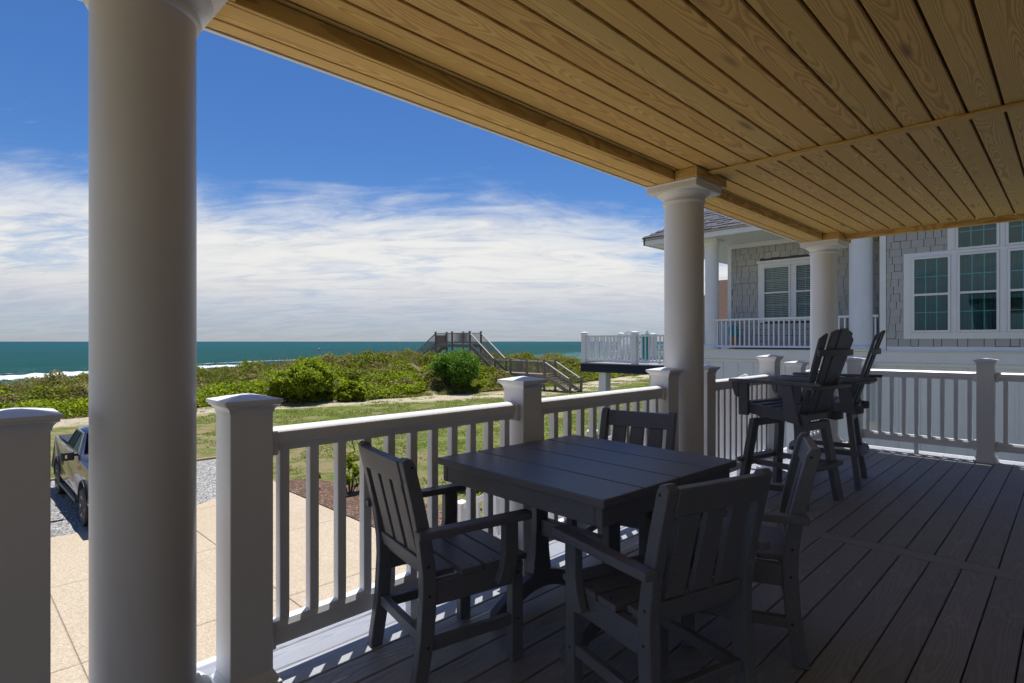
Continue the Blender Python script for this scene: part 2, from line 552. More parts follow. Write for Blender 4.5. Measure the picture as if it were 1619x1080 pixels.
M['pine'] = mat_pine()
M['deck'] = mat_deck()
M['poly'] = mat_poly()
M['shingle'] = mat_shingle()
M['weather'] = mat_weather()
M['concrete'] = mat_concrete()
M['sandjoint'] = mat_simple('sand_joint', (0.40, 0.33, 0.25), 0.95, 0.3, 8.0)
M['muntin'] = mat_simple('muntin_bar', (0.30, 0.38, 0.39), 0.5, 0.05)
M['sunwood'] = mat_simple('sunlit_rail_wood', (0.50, 0.46, 0.41), 0.85, 0.25, 3.0)  # paler boardwalk wood: sunlight on the handrails put into the colour
M['edge'] = mat_simple('edging_timber', (0.46, 0.33, 0.20), 0.85, 0.25, 3.0)
M['gravel'] = mat_gravel()
M['mulch'] = mat_mulch()
M['land'] = mat_land()
M['ocean'] = mat_ocean()
M['foam'] = mat_foam()
M['glass'] = mat_glass('window_glass', (0.42, 0.78, 0.82), 0.20)
M['clear'] = mat_glass('clear_glass', (0.80, 0.84, 0.84), 0.10)
M['cglass'] = mat_glass('car_glass', (0.05, 0.06, 0.055), 0.0)
M['car'] = mat_car()
M['dune'] = mat_leaf('dune_leaves',
                     [(0.0, (0.060, 0.085, 0.010)), (0.35, (0.140, 0.175, 0.020)), (0.7, (0.225, 0.240, 0.030)), (1.0, (0.33, 0.31, 0.06))],
                     [(0.0, (0.105, 0.095, 0.036)), (0.4, (0.215, 0.185, 0.072)), (0.75, (0.31, 0.255, 0.125)), (1.0, (0.40, 0.325, 0.20))], 0.33)
M['lush'] = mat_leaf('lush_leaves', trans=0.48, stops=[(0.0, (0.065, 0.115, 0.008)), (0.4, (0.165, 0.225, 0.014)), (0.8, (0.28, 0.31, 0.022)), (1.0, (0.38, 0.36, 0.04))])
M['cedar'] = mat_leaf('cedar_leaves', [(0.0, (0.030, 0.085, 0.012)), (0.5, (0.090, 0.190, 0.020)), (1.0, (0.18, 0.29, 0.034))])
M['oats'] = mat_leaf('sea_oats', [(0.0, (0.10, 0.11, 0.03)), (0.5, (0.20, 0.18, 0.07)), (1.0, (0.36, 0.30, 0.15))])
M['grass'] = mat_leaf('lawn_blades', [(0.0, (0.090, 0.135, 0.016)), (0.5, (0.165, 0.215, 0.030)), (0.85, (0.24, 0.26, 0.07)), (1.0, (0.36, 0.31, 0.15))])


# ------------------------------------------------------------------ mesh helpers
class MB:
    def __init__(s):
        s.v, s.f = [], []

    def add(s, vs, fs):
        o = len(s.v)
        s.v += [tuple(p) for p in vs]
        s.f += [tuple(i + o for i in f) for f in fs]
        return s

    def box(s, x0, x1, y0, y1, z0, z1):
        return s.add([(x0, y0, z0), (x1, y0, z0), (x1, y1, z0), (x0, y1, z0), (x0, y0, z1), (x1, y0, z1), (x1, y1, z1), (x0, y1, z1)],
                     [(0, 3, 2, 1), (4, 5, 6, 7), (0, 1, 5, 4), (1, 2, 6, 5), (2, 3, 7, 6), (3, 0, 4, 7)])

    def cbox(s, c, d):
        return s.box(c[0] - d[0] / 2, c[0] + d[0] / 2, c[1] - d[1] / 2, c[1] + d[1] / 2, c[2] - d[2] / 2, c[2] + d[2] / 2)

    def prism(s, pts, axis, a0, a1):
        """polygon pts in the two other axes (in xyz order), extruded along axis from a0 to a1"""
        def mk(p, a):
            if axis == 'x':
                return (a, p[0], p[1])
            if axis == 'y':
                return (p[0], a, p[1])
            return (p[0], p[1], a)
        n = len(pts)
        vs = [mk(p, a0) for p in pts] + [mk(p, a1) for p in pts]
        fs = [tuple(range(n))[::-1], tuple(range(n, 2 * n))]
        fs += [(i, (i + 1) % n, n + (i + 1) % n, n + i) for i in range(n)]
        return s.add(vs, fs)

    def bar(s, p0, p1, w, h, up=(0, 0, 1)):
        """box between two points; h measured along up, w across"""
        p0, p1 = Vector(p0), Vector(p1)
        d = (p1 - p0).normalized()
        u = Vector(up)
        side = d.cross(u)
        if side.length < 1e-5:
            side = d.cross(Vector((1, 0, 0)))
        side.normalize()
        u = side.cross(d).normalized()
        vs = []
        for p in (p0, p1):
            for a, b in ((-1, -1), (1, -1), (1, 1), (-1, 1)):
                vs.append(p + side * (a * w / 2) + u * (b * h / 2))
        return s.add(vs, [(0, 1, 2, 3), (7, 6, 5, 4), (0, 4, 5, 1), (1, 5, 6, 2), (2, 6, 7, 3), (3, 7, 4, 0)])

    def tube(s, p0, p1, r0, r1=None, n=10, cap=True):
        r1 = r0 if r1 is None else r1
        p0, p1 = Vector(p0), Vector(p1)
        d = (p1 - p0).normalized()
        a = d.orthogonal().normalized()
        b = d.cross(a)
        vs = []
        for p, r in ((p0, r0), (p1, r1)):
            for i in range(n):
                t = 2 * math.pi * i / n
                vs.append(p + (a * math.cos(t) + b * math.sin(t)) * r)
        fs = [(i, (i + 1) % n, n + (i + 1) % n, n + i) for i in range(n)]
        if cap:
            fs += [tuple(range(n))[::-1], tuple(range(n, 2 * n))]
        return s.add(vs, fs)

    def lathe(s, prof, n=32, c=(0, 0, 0), axis='z'):
        vs = []
        for r, z in prof:
            for i in range(n):
                t = 2 * math.pi * i / n
                a, b = r * math.cos(t), r * math.sin(t)
                if axis == 'z':
                    vs.append((c[0] + a, c[1] + b, c[2] + z))
                elif axis == 'x':
                    vs.append((c[0] + z, c[1] + a, c[2] + b))
                else:
                    vs.append((c[0] + a, c[1] + z, c[2] + b))
        fs = []
        for k in range(len(prof) - 1):
            for i in range(n):
                j = (i + 1) % n
                fs.append((k * n + i, k * n + j, (k + 1) * n + j, (k + 1) * n + i))
        fs += [tuple(range(n))[::-1], tuple(range((len(prof) - 1) * n, len(prof) * n))]
        return s.add(vs, fs)

    def sq_stack(s, levels, c=(0, 0)):
        """square section stack: levels = [(half, z), ...]"""
        vs = []
        for h, z in levels:
            vs += [(c[0] - h, c[1] - h, z), (c[0] + h, c[1] - h, z), (c[0] + h, c[1] + h, z), (c[0] - h, c[1] + h, z)]
        fs = [(3, 2, 1, 0)]
        for k in range(len(levels) - 1):
            o = k * 4
            for i in range(4):
                j = (i + 1) % 4
                fs.append((o + i, o + j, o + 4 + j, o + 4 + i))
        o = (len(levels) - 1) * 4
        fs.append((o, o + 1, o + 2, o + 3))
        return s.add(vs, fs)

    def sweep(s, path, w, h, closed=False):
        """flat band: path of (x,y,z), width w across in plan, thickness h in z"""
        vs = []
        n = len(path)
        for i in range(n):
            a = Vector(path[max(i - 1, 0)])
            b = Vector(path[min(i + 1, n - 1)])
            d = (b - a)
            d.z = 0
            d.normalize()
            sd = Vector((-d.y, d.x, 0))
            p = Vector(path[i])
            for q in (-1, 1):
                for k in (-1, 1):
                    vs.append(p + sd * (q * w / 2) + Vector((0, 0, k * h / 2)))
        fs = [(0, 1, 3, 2), ((n - 1) * 4, (n - 1) * 4 + 2, (n - 1) * 4 + 3, (n - 1) * 4 + 1)]
        for i in range(n - 1):
            o = i * 4
            fs += [(o, o + 4, o + 5, o + 1), (o + 1, o + 5, o + 7, o + 3), (o + 3, o + 7, o + 6, o + 2), (o + 2, o + 6, o + 4, o)]
        return s.add(vs, fs)

    def mesh(s, name, bevel=0.0, seg=1, smooth=None):
        me = bpy.data.meshes.new(name)
        me.from_pydata(s.v, [], s.f)
        bm = bmesh.new()
        bm.from_mesh(me)
        bmesh.ops.recalc_face_normals(bm, faces=bm.faces)
        if bevel > 0:
            ed = [e for e in bm.edges if len(e.link_faces) == 2 and e.calc_face_angle(0) > 0.6]
            bmesh.ops.bevel(bm, geom=ed, offset=bevel, segments=seg, profile=0.5, affect='EDGES', clamp_overlap=True)
        bm.to_mesh(me)
        bm.free()
        if smooth:
            me.polygons.foreach_set('use_smooth', [True] * len(me.polygons))
            me.set_sharp_from_angle(angle=R(smooth))
        return me

    def build(s, name, mat, parent=None, bevel=0.0, seg=1, smooth=None, loc=None):
        return link(name, s.mesh(name, bevel, seg, smooth), mat, parent, loc)


def link(name, me, mat=None, parent=None, loc=None):
    if mat is not None and not me.materials:
        me.materials.append(mat)
    o = bpy.data.objects.new(name, me)
    COL.objects.link(o)
    if parent is not None:
        o.parent = parent
    if loc is not None:
        o.location = loc
    return o


def tag(o, label=None, cat=None, group=None, kind=None):
    if label:
        o['label'] = label
    if cat:
        o['category'] = cat
    if group:
        o['group'] = group
    if kind:
        o['kind'] = kind
    return o


def thing(name, label, cat, loc=(0, 0, 0), rz=0.0, group=None):
    o = bpy.data.objects.new(name, None)
    o.empty_display_size = 0.2
    COL.objects.link(o)
    o.location = loc
    o.rotation_euler = (0, 0, rz)
    return tag(o, label, cat, group)


def struct_empty(name, loc=(0, 0, 0)):
    o = bpy.data.objects.new(name, None)
    COL.objects.link(o)
    o.location = loc
    o['kind'] = 'structure'
    return o


def kids(o):
    return [c for c in bpy.data.objects if c.parent == o]


def dup(root, loc, rz, label):
    r = root.copy()
    COL.objects.link(r)
    r.location = loc
    r.rotation_euler = (0, 0, rz)
    r['label'] = label
    for ch in kids(root):
        c = ch.copy()
        COL.objects.link(c)
        c.parent = r
        for g in kids(ch):
            d = g.copy()
            COL.objects.link(d)
            d.parent = c
    return r


GZ = -2.9            # lawn and drive


# ------------------------------------------------------------------ land, sea
def base_line(x):
    pts = [(-60, 38.5), (2, 38.6), (12, 38.9), (16, 37.2), (22, 35.3), (27, 34.5), (36, 33.6), (46, 35.4), (58, 37.8), (90, 40), (200, 46)]
    return float(np.interp(x, [p[0] for p in pts], [p[1] for p in pts]))


def crest_h(x):
    pts = [(-60, -2.2), (2.7, -2.35), (7, -2.35), (14, -2.0), (19.4, -1.8), (24, -1.2), (29, -0.70), (35, -0.75), (42, -1.2), (48, -1.45), (58, -1.8), (73, -2.4), (120, -2.3), (200, -2.3)]
    return float(np.interp(x, [p[0] for p in pts], [p[1] for p in pts]))


def ground_z(x, y):
    d = y - base_line(x)
    if d <= 0:
        return GZ
    ch = crest_h(x)
    w = 10.0
    if d < w:
        k = d / w
        k = k * k * (3 - 2 * k)
        z = GZ + (ch - GZ) * (k ** 0.75)
        amp = min(1.0, d / 2.5)
    elif d < 17:
        z = ch
        amp = 1.0
    elif d < 30:
        k = (d - 17) / 13
        k = k * k * (3 - 2 * k)
        z = ch + (-4.6 - ch) * k
        amp = 1.0 - k
    else:
        z = -4.6 - (d - 30) * 0.028
        amp = 0.0
    nz = mn.noise(Vector((x * 0.23, y * 0.28, 0.3))) * 0.62 + mn.noise(Vector((x * 0.7, y * 0.7, 4.3))) * 0.20
    return max(z + nz * amp, -9.0)


def build_land():
    xs = [-600, -300, -120] + list(np.arange(-50, 110, 0.8)) + [130, 180, 300, 700]
    ys = [-400, -120, -30] + list(np.arange(-10, 28, 3.0)) + list(np.arange(28, 75, 0.8)) + [80, 90, 110, 150, 200]
    vs = [(x, y, ground_z(x, y)) for y in ys for x in xs]
    nx = len(xs)
    fs = [(j * nx + i, j * nx + i + 1, (j + 1) * nx + i + 1, (j + 1) * nx + i) for j in range(len(ys) - 1) for i in range(nx - 1)]
    me = bpy.data.meshes.new('ground')
    me.from_pydata(vs, [], fs)
    me.polygons.foreach_set('use_smooth', [True] * len(me.polygons))
    o = link('ground', me, M['land'])
    tag(o, kind='structure')


def build_sea():
    # rows get wider with distance; gentle swell near the shore
    ys = list(np.arange(66, 260, 2.5)) + list(np.geomspace(262, 60000, 50))
    us = np.concatenate([np.linspace(-1, 1, 90)])
    vs, fs = [], []
    for y in ys:
        half = 160 + y * 1.9
        for u in us:
            x = 60 + u * half
            sh = y - 0.33 * x
            a = 0.0
            if y < 700:
                a = 0.16 * math.sin(sh * 0.33 + 1.5 * mn.noise(Vector((x * 0.02, y * 0.02, 0)))) + 0.12 * mn.noise(Vector((x * 0.09, y * 0.15, 2)))
            vs.append((x, y, SEA + a))
    n = len(us)
    for j in range(len(ys) - 1):
        for i in range(n - 1):
            fs.append((j * n + i, j * n + i + 1, (j + 1) * n + i + 1, (j + 1) * n + i))
    me = bpy.data.meshes.new('sea')
    me.from_pydata(vs, [], fs)
    me.polygons.foreach_set('use_smooth', [True] * len(me.polygons))
    tag(link('sea', me, M['ocean']), kind='structure')

    # breaking waves: ragged ridges of white water
    def breaker(pts, w, h, seed):
        vs, fs = [], []
        prof = [(-0.5, -0.15), (-0.42, 0.55), (-0.2, 1.0), (0.05, 0.75), (0.3, 0.35), (0.62, 0.1), (1.0, -0.1)]
        path = []
        for (x0, y0, k0), (x1, y1, k1) in zip(pts[:-1], pts[1:]):
            for q in np.linspace(0, 1, 30, endpoint=False):
                path.append((x0 + (x1 - x0) * q, y0 + (y1 - y0) * q, k0 + (k1 - k0) * q))
        for i, (x, y, k) in enumerate(path):
            n1 = mn.noise(Vector((i * 0.35, seed, 0)))
            n2 = mn.noise(Vector((i * 0.9, seed, 5)))
            kk = max(0.0, k * (0.85 + 0.3 * n1 + 0.12 * n2))
            for a, b in prof:
                vs.append((x + 0.33 * a * w * (1 + n2 * 0.3), y - a * w * kk * (1 + n2 * 0.5) + n1 * 2.0, SEA + 0.1 + b * h * kk))
        m = len(prof)
        for i in range(len(path) - 1):
            for j in range(m - 1):
                fs.append((i * m + j, i * m + j + 1, (i + 1) * m + j + 1, (i + 1) * m + j))
        me = bpy.data.meshes.new('breaking_wave')
        me.from_pydata(vs, [], fs)
        me.polygons.foreach_set('use_smooth', [True] * len(me.polygons))
        tag(link('breaking_wave', me, M['foam']), kind='structure')
    breaker([(-60, 108, 1.0), (-5, 133, 1.0), (20, 150, 1.1), (42, 163, 0.9), (58, 170, 0.7), (68, 174, 0.0)], 6.0, 0.6, 1.0)
    breaker([(76, 176, 0.0), (84, 180, 0.45), (96, 183, 0.35), (112, 188, 0.0)], 4.5, 0.45, 2.0)
    breaker([(-40, 78, 0.0), (-20, 84, 0.5), (12, 94, 0.5), (30, 99, 0.0)], 3.0, 0.3, 3.0)
    breaker([(-70, 128, 0.0), (-40, 142, 0.5), (-5, 158, 0.6), (14, 167, 0.0)], 3.0, 0.28, 4.0)
    breaker([(48, 190, 0.0), (80, 204, 0.5), (110, 214, 0.4), (140, 222, 0.0)], 3.0, 0.26, 5.0)


build_land()
build_sea()


def ground_sheet(name, pts, z, mat, parent=None, kind='structure', thick=0.05):
    o = MB().prism(pts, 'z', z - thick, z).build(name, mat, parent)
    if kind:
        o['kind'] = kind
    return o


# concrete drive: separate slabs with open joints
drive = struct_empty('driveway')
XS = [-9.0, -4.1, -1.4, 1.3, 4.0, 6.85]
YS = [2.6, 6.0, 9.1, 12.25, 15.38]
for i in range(len(XS) - 1):
    for j in range(len(YS) - 1):
        MB().box(XS[i] + 0.008, XS[i + 1] - 0.008, YS[j] + 0.008, YS[j + 1] - 0.008, GZ - 0.08, GZ + 0.025).build('slab', M['concrete'], drive, 0.008)
MB().prism([(4.0, 15.4), (6.85, 15.4), (7.1, 17.2), (6.85, 17.3)], 'z', GZ - 0.08, GZ + 0.022).build('slab', M['concrete'], drive, 0.008)
MB().box(-9, 6.84, 2.6, 15.3, GZ - 0.1, GZ + 0.006).build('slab_joint', M['sandjoint'], drive)
ground_sheet('gravel_bed', [(-8, 15.39), (6.8, 15.39), (6.85, 17.32), (7.15, 17.25), (7.3, 21.6), (-8, 21.75)], GZ + 0.016, M['gravel'])
ground_sheet('mulch_bed', [(6.87, 4.0), (6.87, 15.4), (7.15, 16.6), (7.7, 16.7), (8.35, 15.4), (8.7, 13.6), (8.9, 11.0), (8.6, 8.0), (8.8, 4.0)], GZ + 0.03, M['mulch'])
e = MB().box(-8, 7.3, 21.75, 21.85, GZ - 0.02, GZ + 0.06).build('timber_edging', M['edge'])
tag(e, 'long timber edging laid between the gravel and the lawn', 'edging')


# ------------------------------------------------------------------ vegetation (numpy quads)
def leaf_cloud(name, P, size, mat, parent=None, up=0.25, stretch=1.6, rng=None, fold=False):
    """one small rhombic leaf card per point"""
    rng = rng or np.random.default_rng(3)
    n = len(P)
    nrm = rng.normal(size=(n, 3))
    nrm[:, 2] = np.abs(nrm[:, 2]) + up
    nrm /= np.linalg.norm(nrm, axis=1)[:, None]
    t = rng.normal(size=(n, 3))
    t -= nrm * np.sum(t * nrm, axis=1)[:, None]
    t /= np.linalg.norm(t, axis=1)[:, None]
    b = np.cross(nrm, t)
    s = (size * (0.6 + 0.8 * rng.random(n)))[:, None]
    a0 = P - t * s * stretch * 0.5
    a2 = P + t * s * stretch * 0.5
    a1 = P + b * s * 0.5 + nrm * s * 0.12
    a3 = P - b * s * 0.5 + nrm * s * 0.12
    V = np.stack([a0, a1, a2, a3], axis=1).reshape(-1, 3)
    return quad_mesh(name, V, n, mat, parent)


def quad_mesh(name, V, n, mat, parent=None):
    me = bpy.data.meshes.new(name)
    me.vertices.add(n * 4)
    me.vertices.foreach_set('co', V.astype(np.float32).ravel())
    me.loops.add(n * 4)
    me.loops.foreach_set('vertex_index', np.arange(n * 4, dtype=np.int32))
    me.polygons.add(n)
    me.polygons.foreach_set('loop_start', np.arange(0, n * 4, 4, dtype=np.int32))
    me.polygons.foreach_set('loop_total', np.full(n, 4, dtype=np.int32))
    me.update(calc_edges=True)
    return link(name, me, mat, parent)


def blade_cloud(name, P, h, w, mat, rng, parent=None, lean=0.35):
    n = len(P)
    az = rng.random(n) * 6.283
    hh = h * (0.5 + 0.9 * rng.random(n))
    dx, dy = np.cos(az), np.sin(az)
    ln = hh * lean * (rng.random(n) + 0.1)
    az2 = rng.random(n) * 6.283
    lx, ly = np.cos(az2) * ln, np.sin(az2) * ln
    V = np.zeros((n, 4, 3))
    V[:, 0] = P + np.stack([-dx * w / 2, -dy * w / 2, 0 * dx], 1)
    V[:, 1] = P + np.stack([dx * w / 2, dy * w / 2, 0 * dx], 1)
    V[:, 2] = P + np.stack([lx + dx * w * .2, ly + dy * w * .2, hh], 1)
    V[:, 3] = P + np.stack([lx - dx * w * .2, ly - dy * w * .2, hh], 1)
    return quad_mesh(name, V.reshape(-1, 3), n, mat, parent)


def in_view(x, y, pad=0.12):
    c, s_ = math.cos(R(VIEW_AZ)), math.sin(R(VIEW_AZ))
    d = x * c + y * s_
    r = x * s_ - y * c
    return (d > 2) & (np.abs(r) < d * (0.9 + pad))


def build_dune_cover():
    rng = np.random.default_rng(11)
    N = 1300000
    x = rng.uniform(-18, 92, N)
    d = rng.uniform(0.2, 24, N)
    bl = np.interp(x, [-60, 2, 12, 16, 22, 27, 36, 46, 58, 90, 200], [38.5, 38.6, 38.9, 37.2, 35.3, 34.5, 33.6, 35.4, 37.8, 40, 46])
    y = bl + d
    keep = in_view(x, y, 0.06)
    x, y, d = x[keep], y[keep], d[keep]
    keep = rng.random(len(x)) < np.clip(1.25 - d / 22, 0.2, 1)
    x, y, d = x[keep], y[keep], d[keep]
    # clumps: height of the growth varies in lumps
    z = np.empty(len(x))
    g = np.empty(len(x))
    for i in range(len(x)):
        xx, yy = float(x[i]), float(y[i])
        g[i] = mn.noise(Vector((xx * 0.42, yy * 0.5, 7.7))) + 0.5 * mn.noise(Vector((xx * 1.3, yy * 1.3, 1.7)))
        z[i] = ground_z(xx, yy)
    # keep the walk clear
    walk = (np.abs(x - 36.6) < 1.0) & (y < 51)
    dens = (g > -0.55) & ~walk
    x, y, z, g, d = x[dens], y[dens], z[dens], g[dens], d[dens]
    top = np.clip(0.44 + 1.10 * g, 0.06, 1.7) * np.clip(d / 1.5, 0.3, 1.0)
    zz = z + top * rng.random(len(x)) ** 0.55
    P = np.stack([x, y, zz], 1)
    o = leaf_cloud('dune_ground_cover', P, 0.105, M['dune'], rng=rng)
    tag(o, kind='stuff')
    # lush bright patches near the foot
    N = 90000
    cx = rng.uniform(-4, 62, 80)
    cd = rng.uniform(0.3, 7.0, 80)
    idx = rng.integers(0, 80, N)
    r_ = rng.uniform(0.5, 1.6, 80)
    th = rng.random(N) * 6.283
    rr = np.sqrt(rng.random(N)) * r_[idx]
    x = cx[idx] + rr * np.cos(th) * 1.5
    y = np.interp(cx[idx], [-60, 2, 12, 16, 22, 27, 36, 46, 58, 90], [38.5, 38.6, 38.9, 37.2, 35.3, 34.5, 33.6, 35.4, 37.8, 40]) + cd[idx] + rr * np.sin(th)
    ok = in_view(x, y, 0.06) & (np.abs(x - 36.6) > 1.0)
    x, y, idx, rr = x[ok], y[ok], idx[ok], rr[ok]
    k = np.sqrt(np.clip(1 - (rr / r_[idx]) ** 2, 0, 1))
    z = np.array([ground_z(float(a), float(b)) for a, b in zip(x, y)])
    zz = z + (0.15 + 0.75 * k * r_[idx] * 0.7) * rng.random(len(x)) ** 0.4
    o = leaf_cloud('dune_vines', np.stack([x, y, zz], 1), 0.115, M['lush'], rng=rng)
    tag(o, kind='stuff')
    # sea oats along the crest
    N = 30000
    x = rng.uniform(-14, 92, N)
    bl = np.interp(x, [-60, 2, 12, 16, 22, 27, 36, 46, 58, 90], [38.5, 38.6, 38.9, 37.2, 35.3, 34.5, 33.6, 35.4, 37.8, 40])
    y = bl + rng.uniform(6, 19, N)
    ok = in_view(x, y, 0.06) & (np.abs(x - 36.6) > 0.9)
    x, y = x[ok], y[ok]
    gg = np.array([mn.noise(Vector((float(a) * 0.3, float(b) * 0.3, 3.3))) for a, b in zip(x, y)])
    ok = gg > -0.1
    x, y = x[ok], y[ok]
    z = np.array([ground_z(float(a), float(b)) for a, b in zip(x, y)])
    o = blade_cloud('sea_oats', np.stack([x, y, z + 0.1], 1), 0.62, 0.022, M['oats'], rng, lean=0.6)
    tag(o, kind='stuff')
    ps = rng.random(len(x)) < 0.35
    o = blade_cloud('seed_stalks', np.stack([x[ps], y[ps], z[ps] + 0.2], 1), 1.15, 0.011, M['oats'], rng, lean=0.45)
    tag(o, kind='stuff')
    # short tufts of lawn
    N = 200000
    x = rng.uniform(6.9, 60, N)
    y = rng.uniform(4, 38, N)
    bl = np.interp(x, [2, 12, 16, 22, 27, 36, 46, 58, 90], [38.6, 38.9, 37.2, 35.3, 34.5, 33.6, 35.4, 37.8, 40])
    ok = in_view(x, y, 0.02) & (y < bl + 0.5) & ~((x < 9.2) & (y < 17.3)) & ~((x < 7.4) & (y < 22))
    x, y, bl = x[ok], y[ok], bl[ok]
    gg = np.array([mn.noise(Vector((float(a) * 0.45, float(b) * 0.45, 9.1))) + 0.6 * mn.noise(Vector((float(a) * 1.7, float(b) * 1.7, 2.1))) for a, b in zip(x, y)])
    sandy = (y > bl - 3.2)
    ok = (gg > -0.12) & ~(sandy & (gg < 0.22)) & ~((x < 12) & (gg < 0.12))
    x, y = x[ok], y[ok]
    o = blade_cloud('lawn_grass', np.stack([x, y, np.full(len(x), GZ)], 1), 0.05, 0.05, M['grass'], rng, lean=2.2)
    tag(o, kind='stuff')


build_dune_cover()


def shrub(name, label, loc, rx, ry, h, n, size, mat, seed, cat='shrub', wisp=0.0, group=None, lobes=9, stems=6):
    rng = np.random.default_rng(seed)
    t = thing(name, label, cat, loc, 0, group)
    st = MB()
    C = []
    for i in range(lobes):
        a = rng.random() * 6.283
        q = math.sqrt(rng.random()) * 0.80
        C.append((rx * q * math.cos(a), ry * q * math.sin(a), h * rng.uniform(0.24, 0.84) * (1.08 - 0.40 * q), rng.uniform(0.20, 0.46)))
    for i in range(stems):
        c = C[i % lobes]
        st.tube((c[0] * 0.15, c[1] * 0.15, -0.1), (c[0] * 0.8, c[1] * 0.8, c[2] * 0.95), 0.035 * h / 2 + 0.004, 0.008, 6)
    st.build('stem', M['bark'], t)
    P = []
    per = n // lobes
    for c in C:
        v = rng.normal(size=(per, 3))
        v /= np.linalg.norm(v, axis=1)[:, None]
        rad = c[3] * (0.50 + 0.62 * rng.random(per) ** 0.8)
        ph = rng.random(6) * 6.283
        lump = 1 + 0.28 * np.sin(v[:, 0] * 4.1 + ph[0]) * np.sin(v[:, 1] * 4.7 + ph[1]) + 0.22 * np.sin(v[:, 2] * 6.3 + ph[2] + v[:, 0] * 3)
        rad = rad * lump
        k = rad[:, None] * np.array([rx, ry, h * 0.62])
        p = v * k + np.array(c[:3])
        P.append(p)
    P = np.concatenate(P)
    P = P[P[:, 2] > 0.02]
    if wisp > 0:
        up = rng.random(len(P)) ** 5 * wisp
        P[:, 2] += up * h * 0.3
    leaf_cloud('foliage', P, size, mat, t, rng=rng, stretch=2.2 if wisp else 1.6)
    return t


shrub('shrub', 'broad yellow green shrub at the foot of the dune, left of the dark cedar', (17.6, 37.4, -2.9), 2.15, 2.0, 2.75, 34000, 0.10, M['lush'], 31, lobes=19, stems=12, wisp=0.45)
shrub('shrub', 'dark green feathery cedar shrub in front of the boardwalk steps', (29.9, 35.7, -2.25), 2.0, 1.95, 2.35, 38000, 0.085, M['cedar'], 14, wisp=0.9, lobes=22, stems=12)
shrub('shrub', 'small rounded green shrub low on the dune between the two big shrubs', (20.6, 35.9, -2.8), 1.0, 0.9, 1.5, 7500, 0.105, M['lush'], 15)
shrub('young_plant', 'thin young plant with sparse green leaves in the brown mulch bed', (7.95, 14.1, GZ), 0.35, 0.35, 1.15, 420, 0.075, M['lush'], 21, 'plant', lobes=6)
shrub('young_plant', 'tiny green plant at the drive edge of the mulch bed', (7.45, 15.1, GZ), 0.2, 0.2, 0.75, 160, 0.07, M['lush'], 22, 'plant', lobes=5)
shrub('garden_bush', 'bright leafy bush seen through the slats of the far dining chair', (12.9, 8.7, GZ), 0.75, 0.7, 1.5, 5000, 0.09, M['lush'], 23, 'bush')
shrub('garden_bush', 'bright leafy bush in the bed below the railing behind the table', (9.9, 10.0, GZ), 0.6, 0.6, 1.1, 3000, 0.08, M['lush'], 24, 'bush')


# ------------------------------------------------------------------ dune walkover
def build_walkover():
    t = thing('dune_walkover', 'weathered wooden dune boardwalk with two flights of steps and railings', 'boardwalk', (36.6, 0, 0))
    W = 0.72
    mt = M['weather']
    # (y, z) stations of the deck line from the lawn to the beach
    low0, low1, up0, up1, pl1, end = (28.9, GZ), (31.7, -1.50), (37.7, -1.50), (41.2, 1.02), (46.5, 1.02), (50.3, -1.2)
    # decks: planks
    def planks(a, b):
        y = a[0]
        while y < b[0]:
            MB().box(-W, W, y + 0.01, min(y + 0.29, b[0]), a[1] - 0.04, a[1]).build('plank', mt, t)
            y += 0.30
        for s in (-1, 1):
            MB().box(s * W - 0.03 * s - 0.03, s * W - 0.03 * s + 0.03, a[0], b[0], a[1] - 0.32, a[1] - 0.045).build('joist', mt, t)
    planks(low1, up0)
    planks(up1, pl1)
    def stair(a, b, n):
        for s in (-1, 1):
            MB().bar((s * W, a[0], a[1] - 0.02), (s * W, b[0], b[1] - 0.16), 0.06, 0.28).build('stringer', mt, t)
        for i in range(n):
            k = (i + 0.5) / n
            y, z = a[0] + (b[0] - a[0]) * k, a[1] + (b[1] - a[1]) * (i + 1) / (n + 1)
            MB().box(-W + 0.035, W - 0.035, y - 0.16, y + 0.16, z - 0.025, z + 0.02).build('tread', mt, t)
    stair(low0, low1, 8)
    stair(up0, up1, 12)
    stair(end, pl1, 11)
    H = 1.08
    def rail(a, b, s):
        MB().bar((s * W, a[0], a[1] + H), (s * W, b[0], b[1] + H), 0.12, 0.06).build('handrail', M['sunwood'], t)
        MB().bar((s * W, a[0], a[1] + 0.12), (s * W, b[0], b[1] + 0.12), 0.05, 0.07).build('lower_rail', mt, t)
        pk = MB()
        L = b[0] - a[0]
        n = int(L / 0.145)
        for i in range(1, n):
            k = i / n
            y, z = a[0] + L * k, a[1] + (b[1] - a[1]) * k
            pk.box(s * W - 0.018, s * W + 0.018, y - 0.018, y + 0.018, z + 0.1, z + H - 0.03)
        tag(pk.build('picket', mt, t), kind='stuff')
    posts = []
    for s in (-1, 1):
        for a, b in ((low0, low1), (low1, up0), (up0, up1), (up1, pl1), (pl1, end)):
            rail(a, b, s)
        ys = [low0, low1, (33.7, -1.5), (35.7, -1.5), up0, up1, (43.85, 1.02), pl1, end]
        for y, z in ys:
            g = max(GZ - 0.3, -4)
            m = MB().box(s * W - 0.075, s * W + 0.075, y - 0.075, y + 0.075, g, z + H + 0.13)
            m.sq_stack([(0.10, z + H + 0.131), (0.10, z + H + 0.17)], (s * W, y))
            m.build('post', mt, t)
    MB().box(-W - 0.02, W + 0.02, pl1[0] + 0.003, pl1[0] + 0.06, 1.05, 1.9).build('board_panel', mt, t)


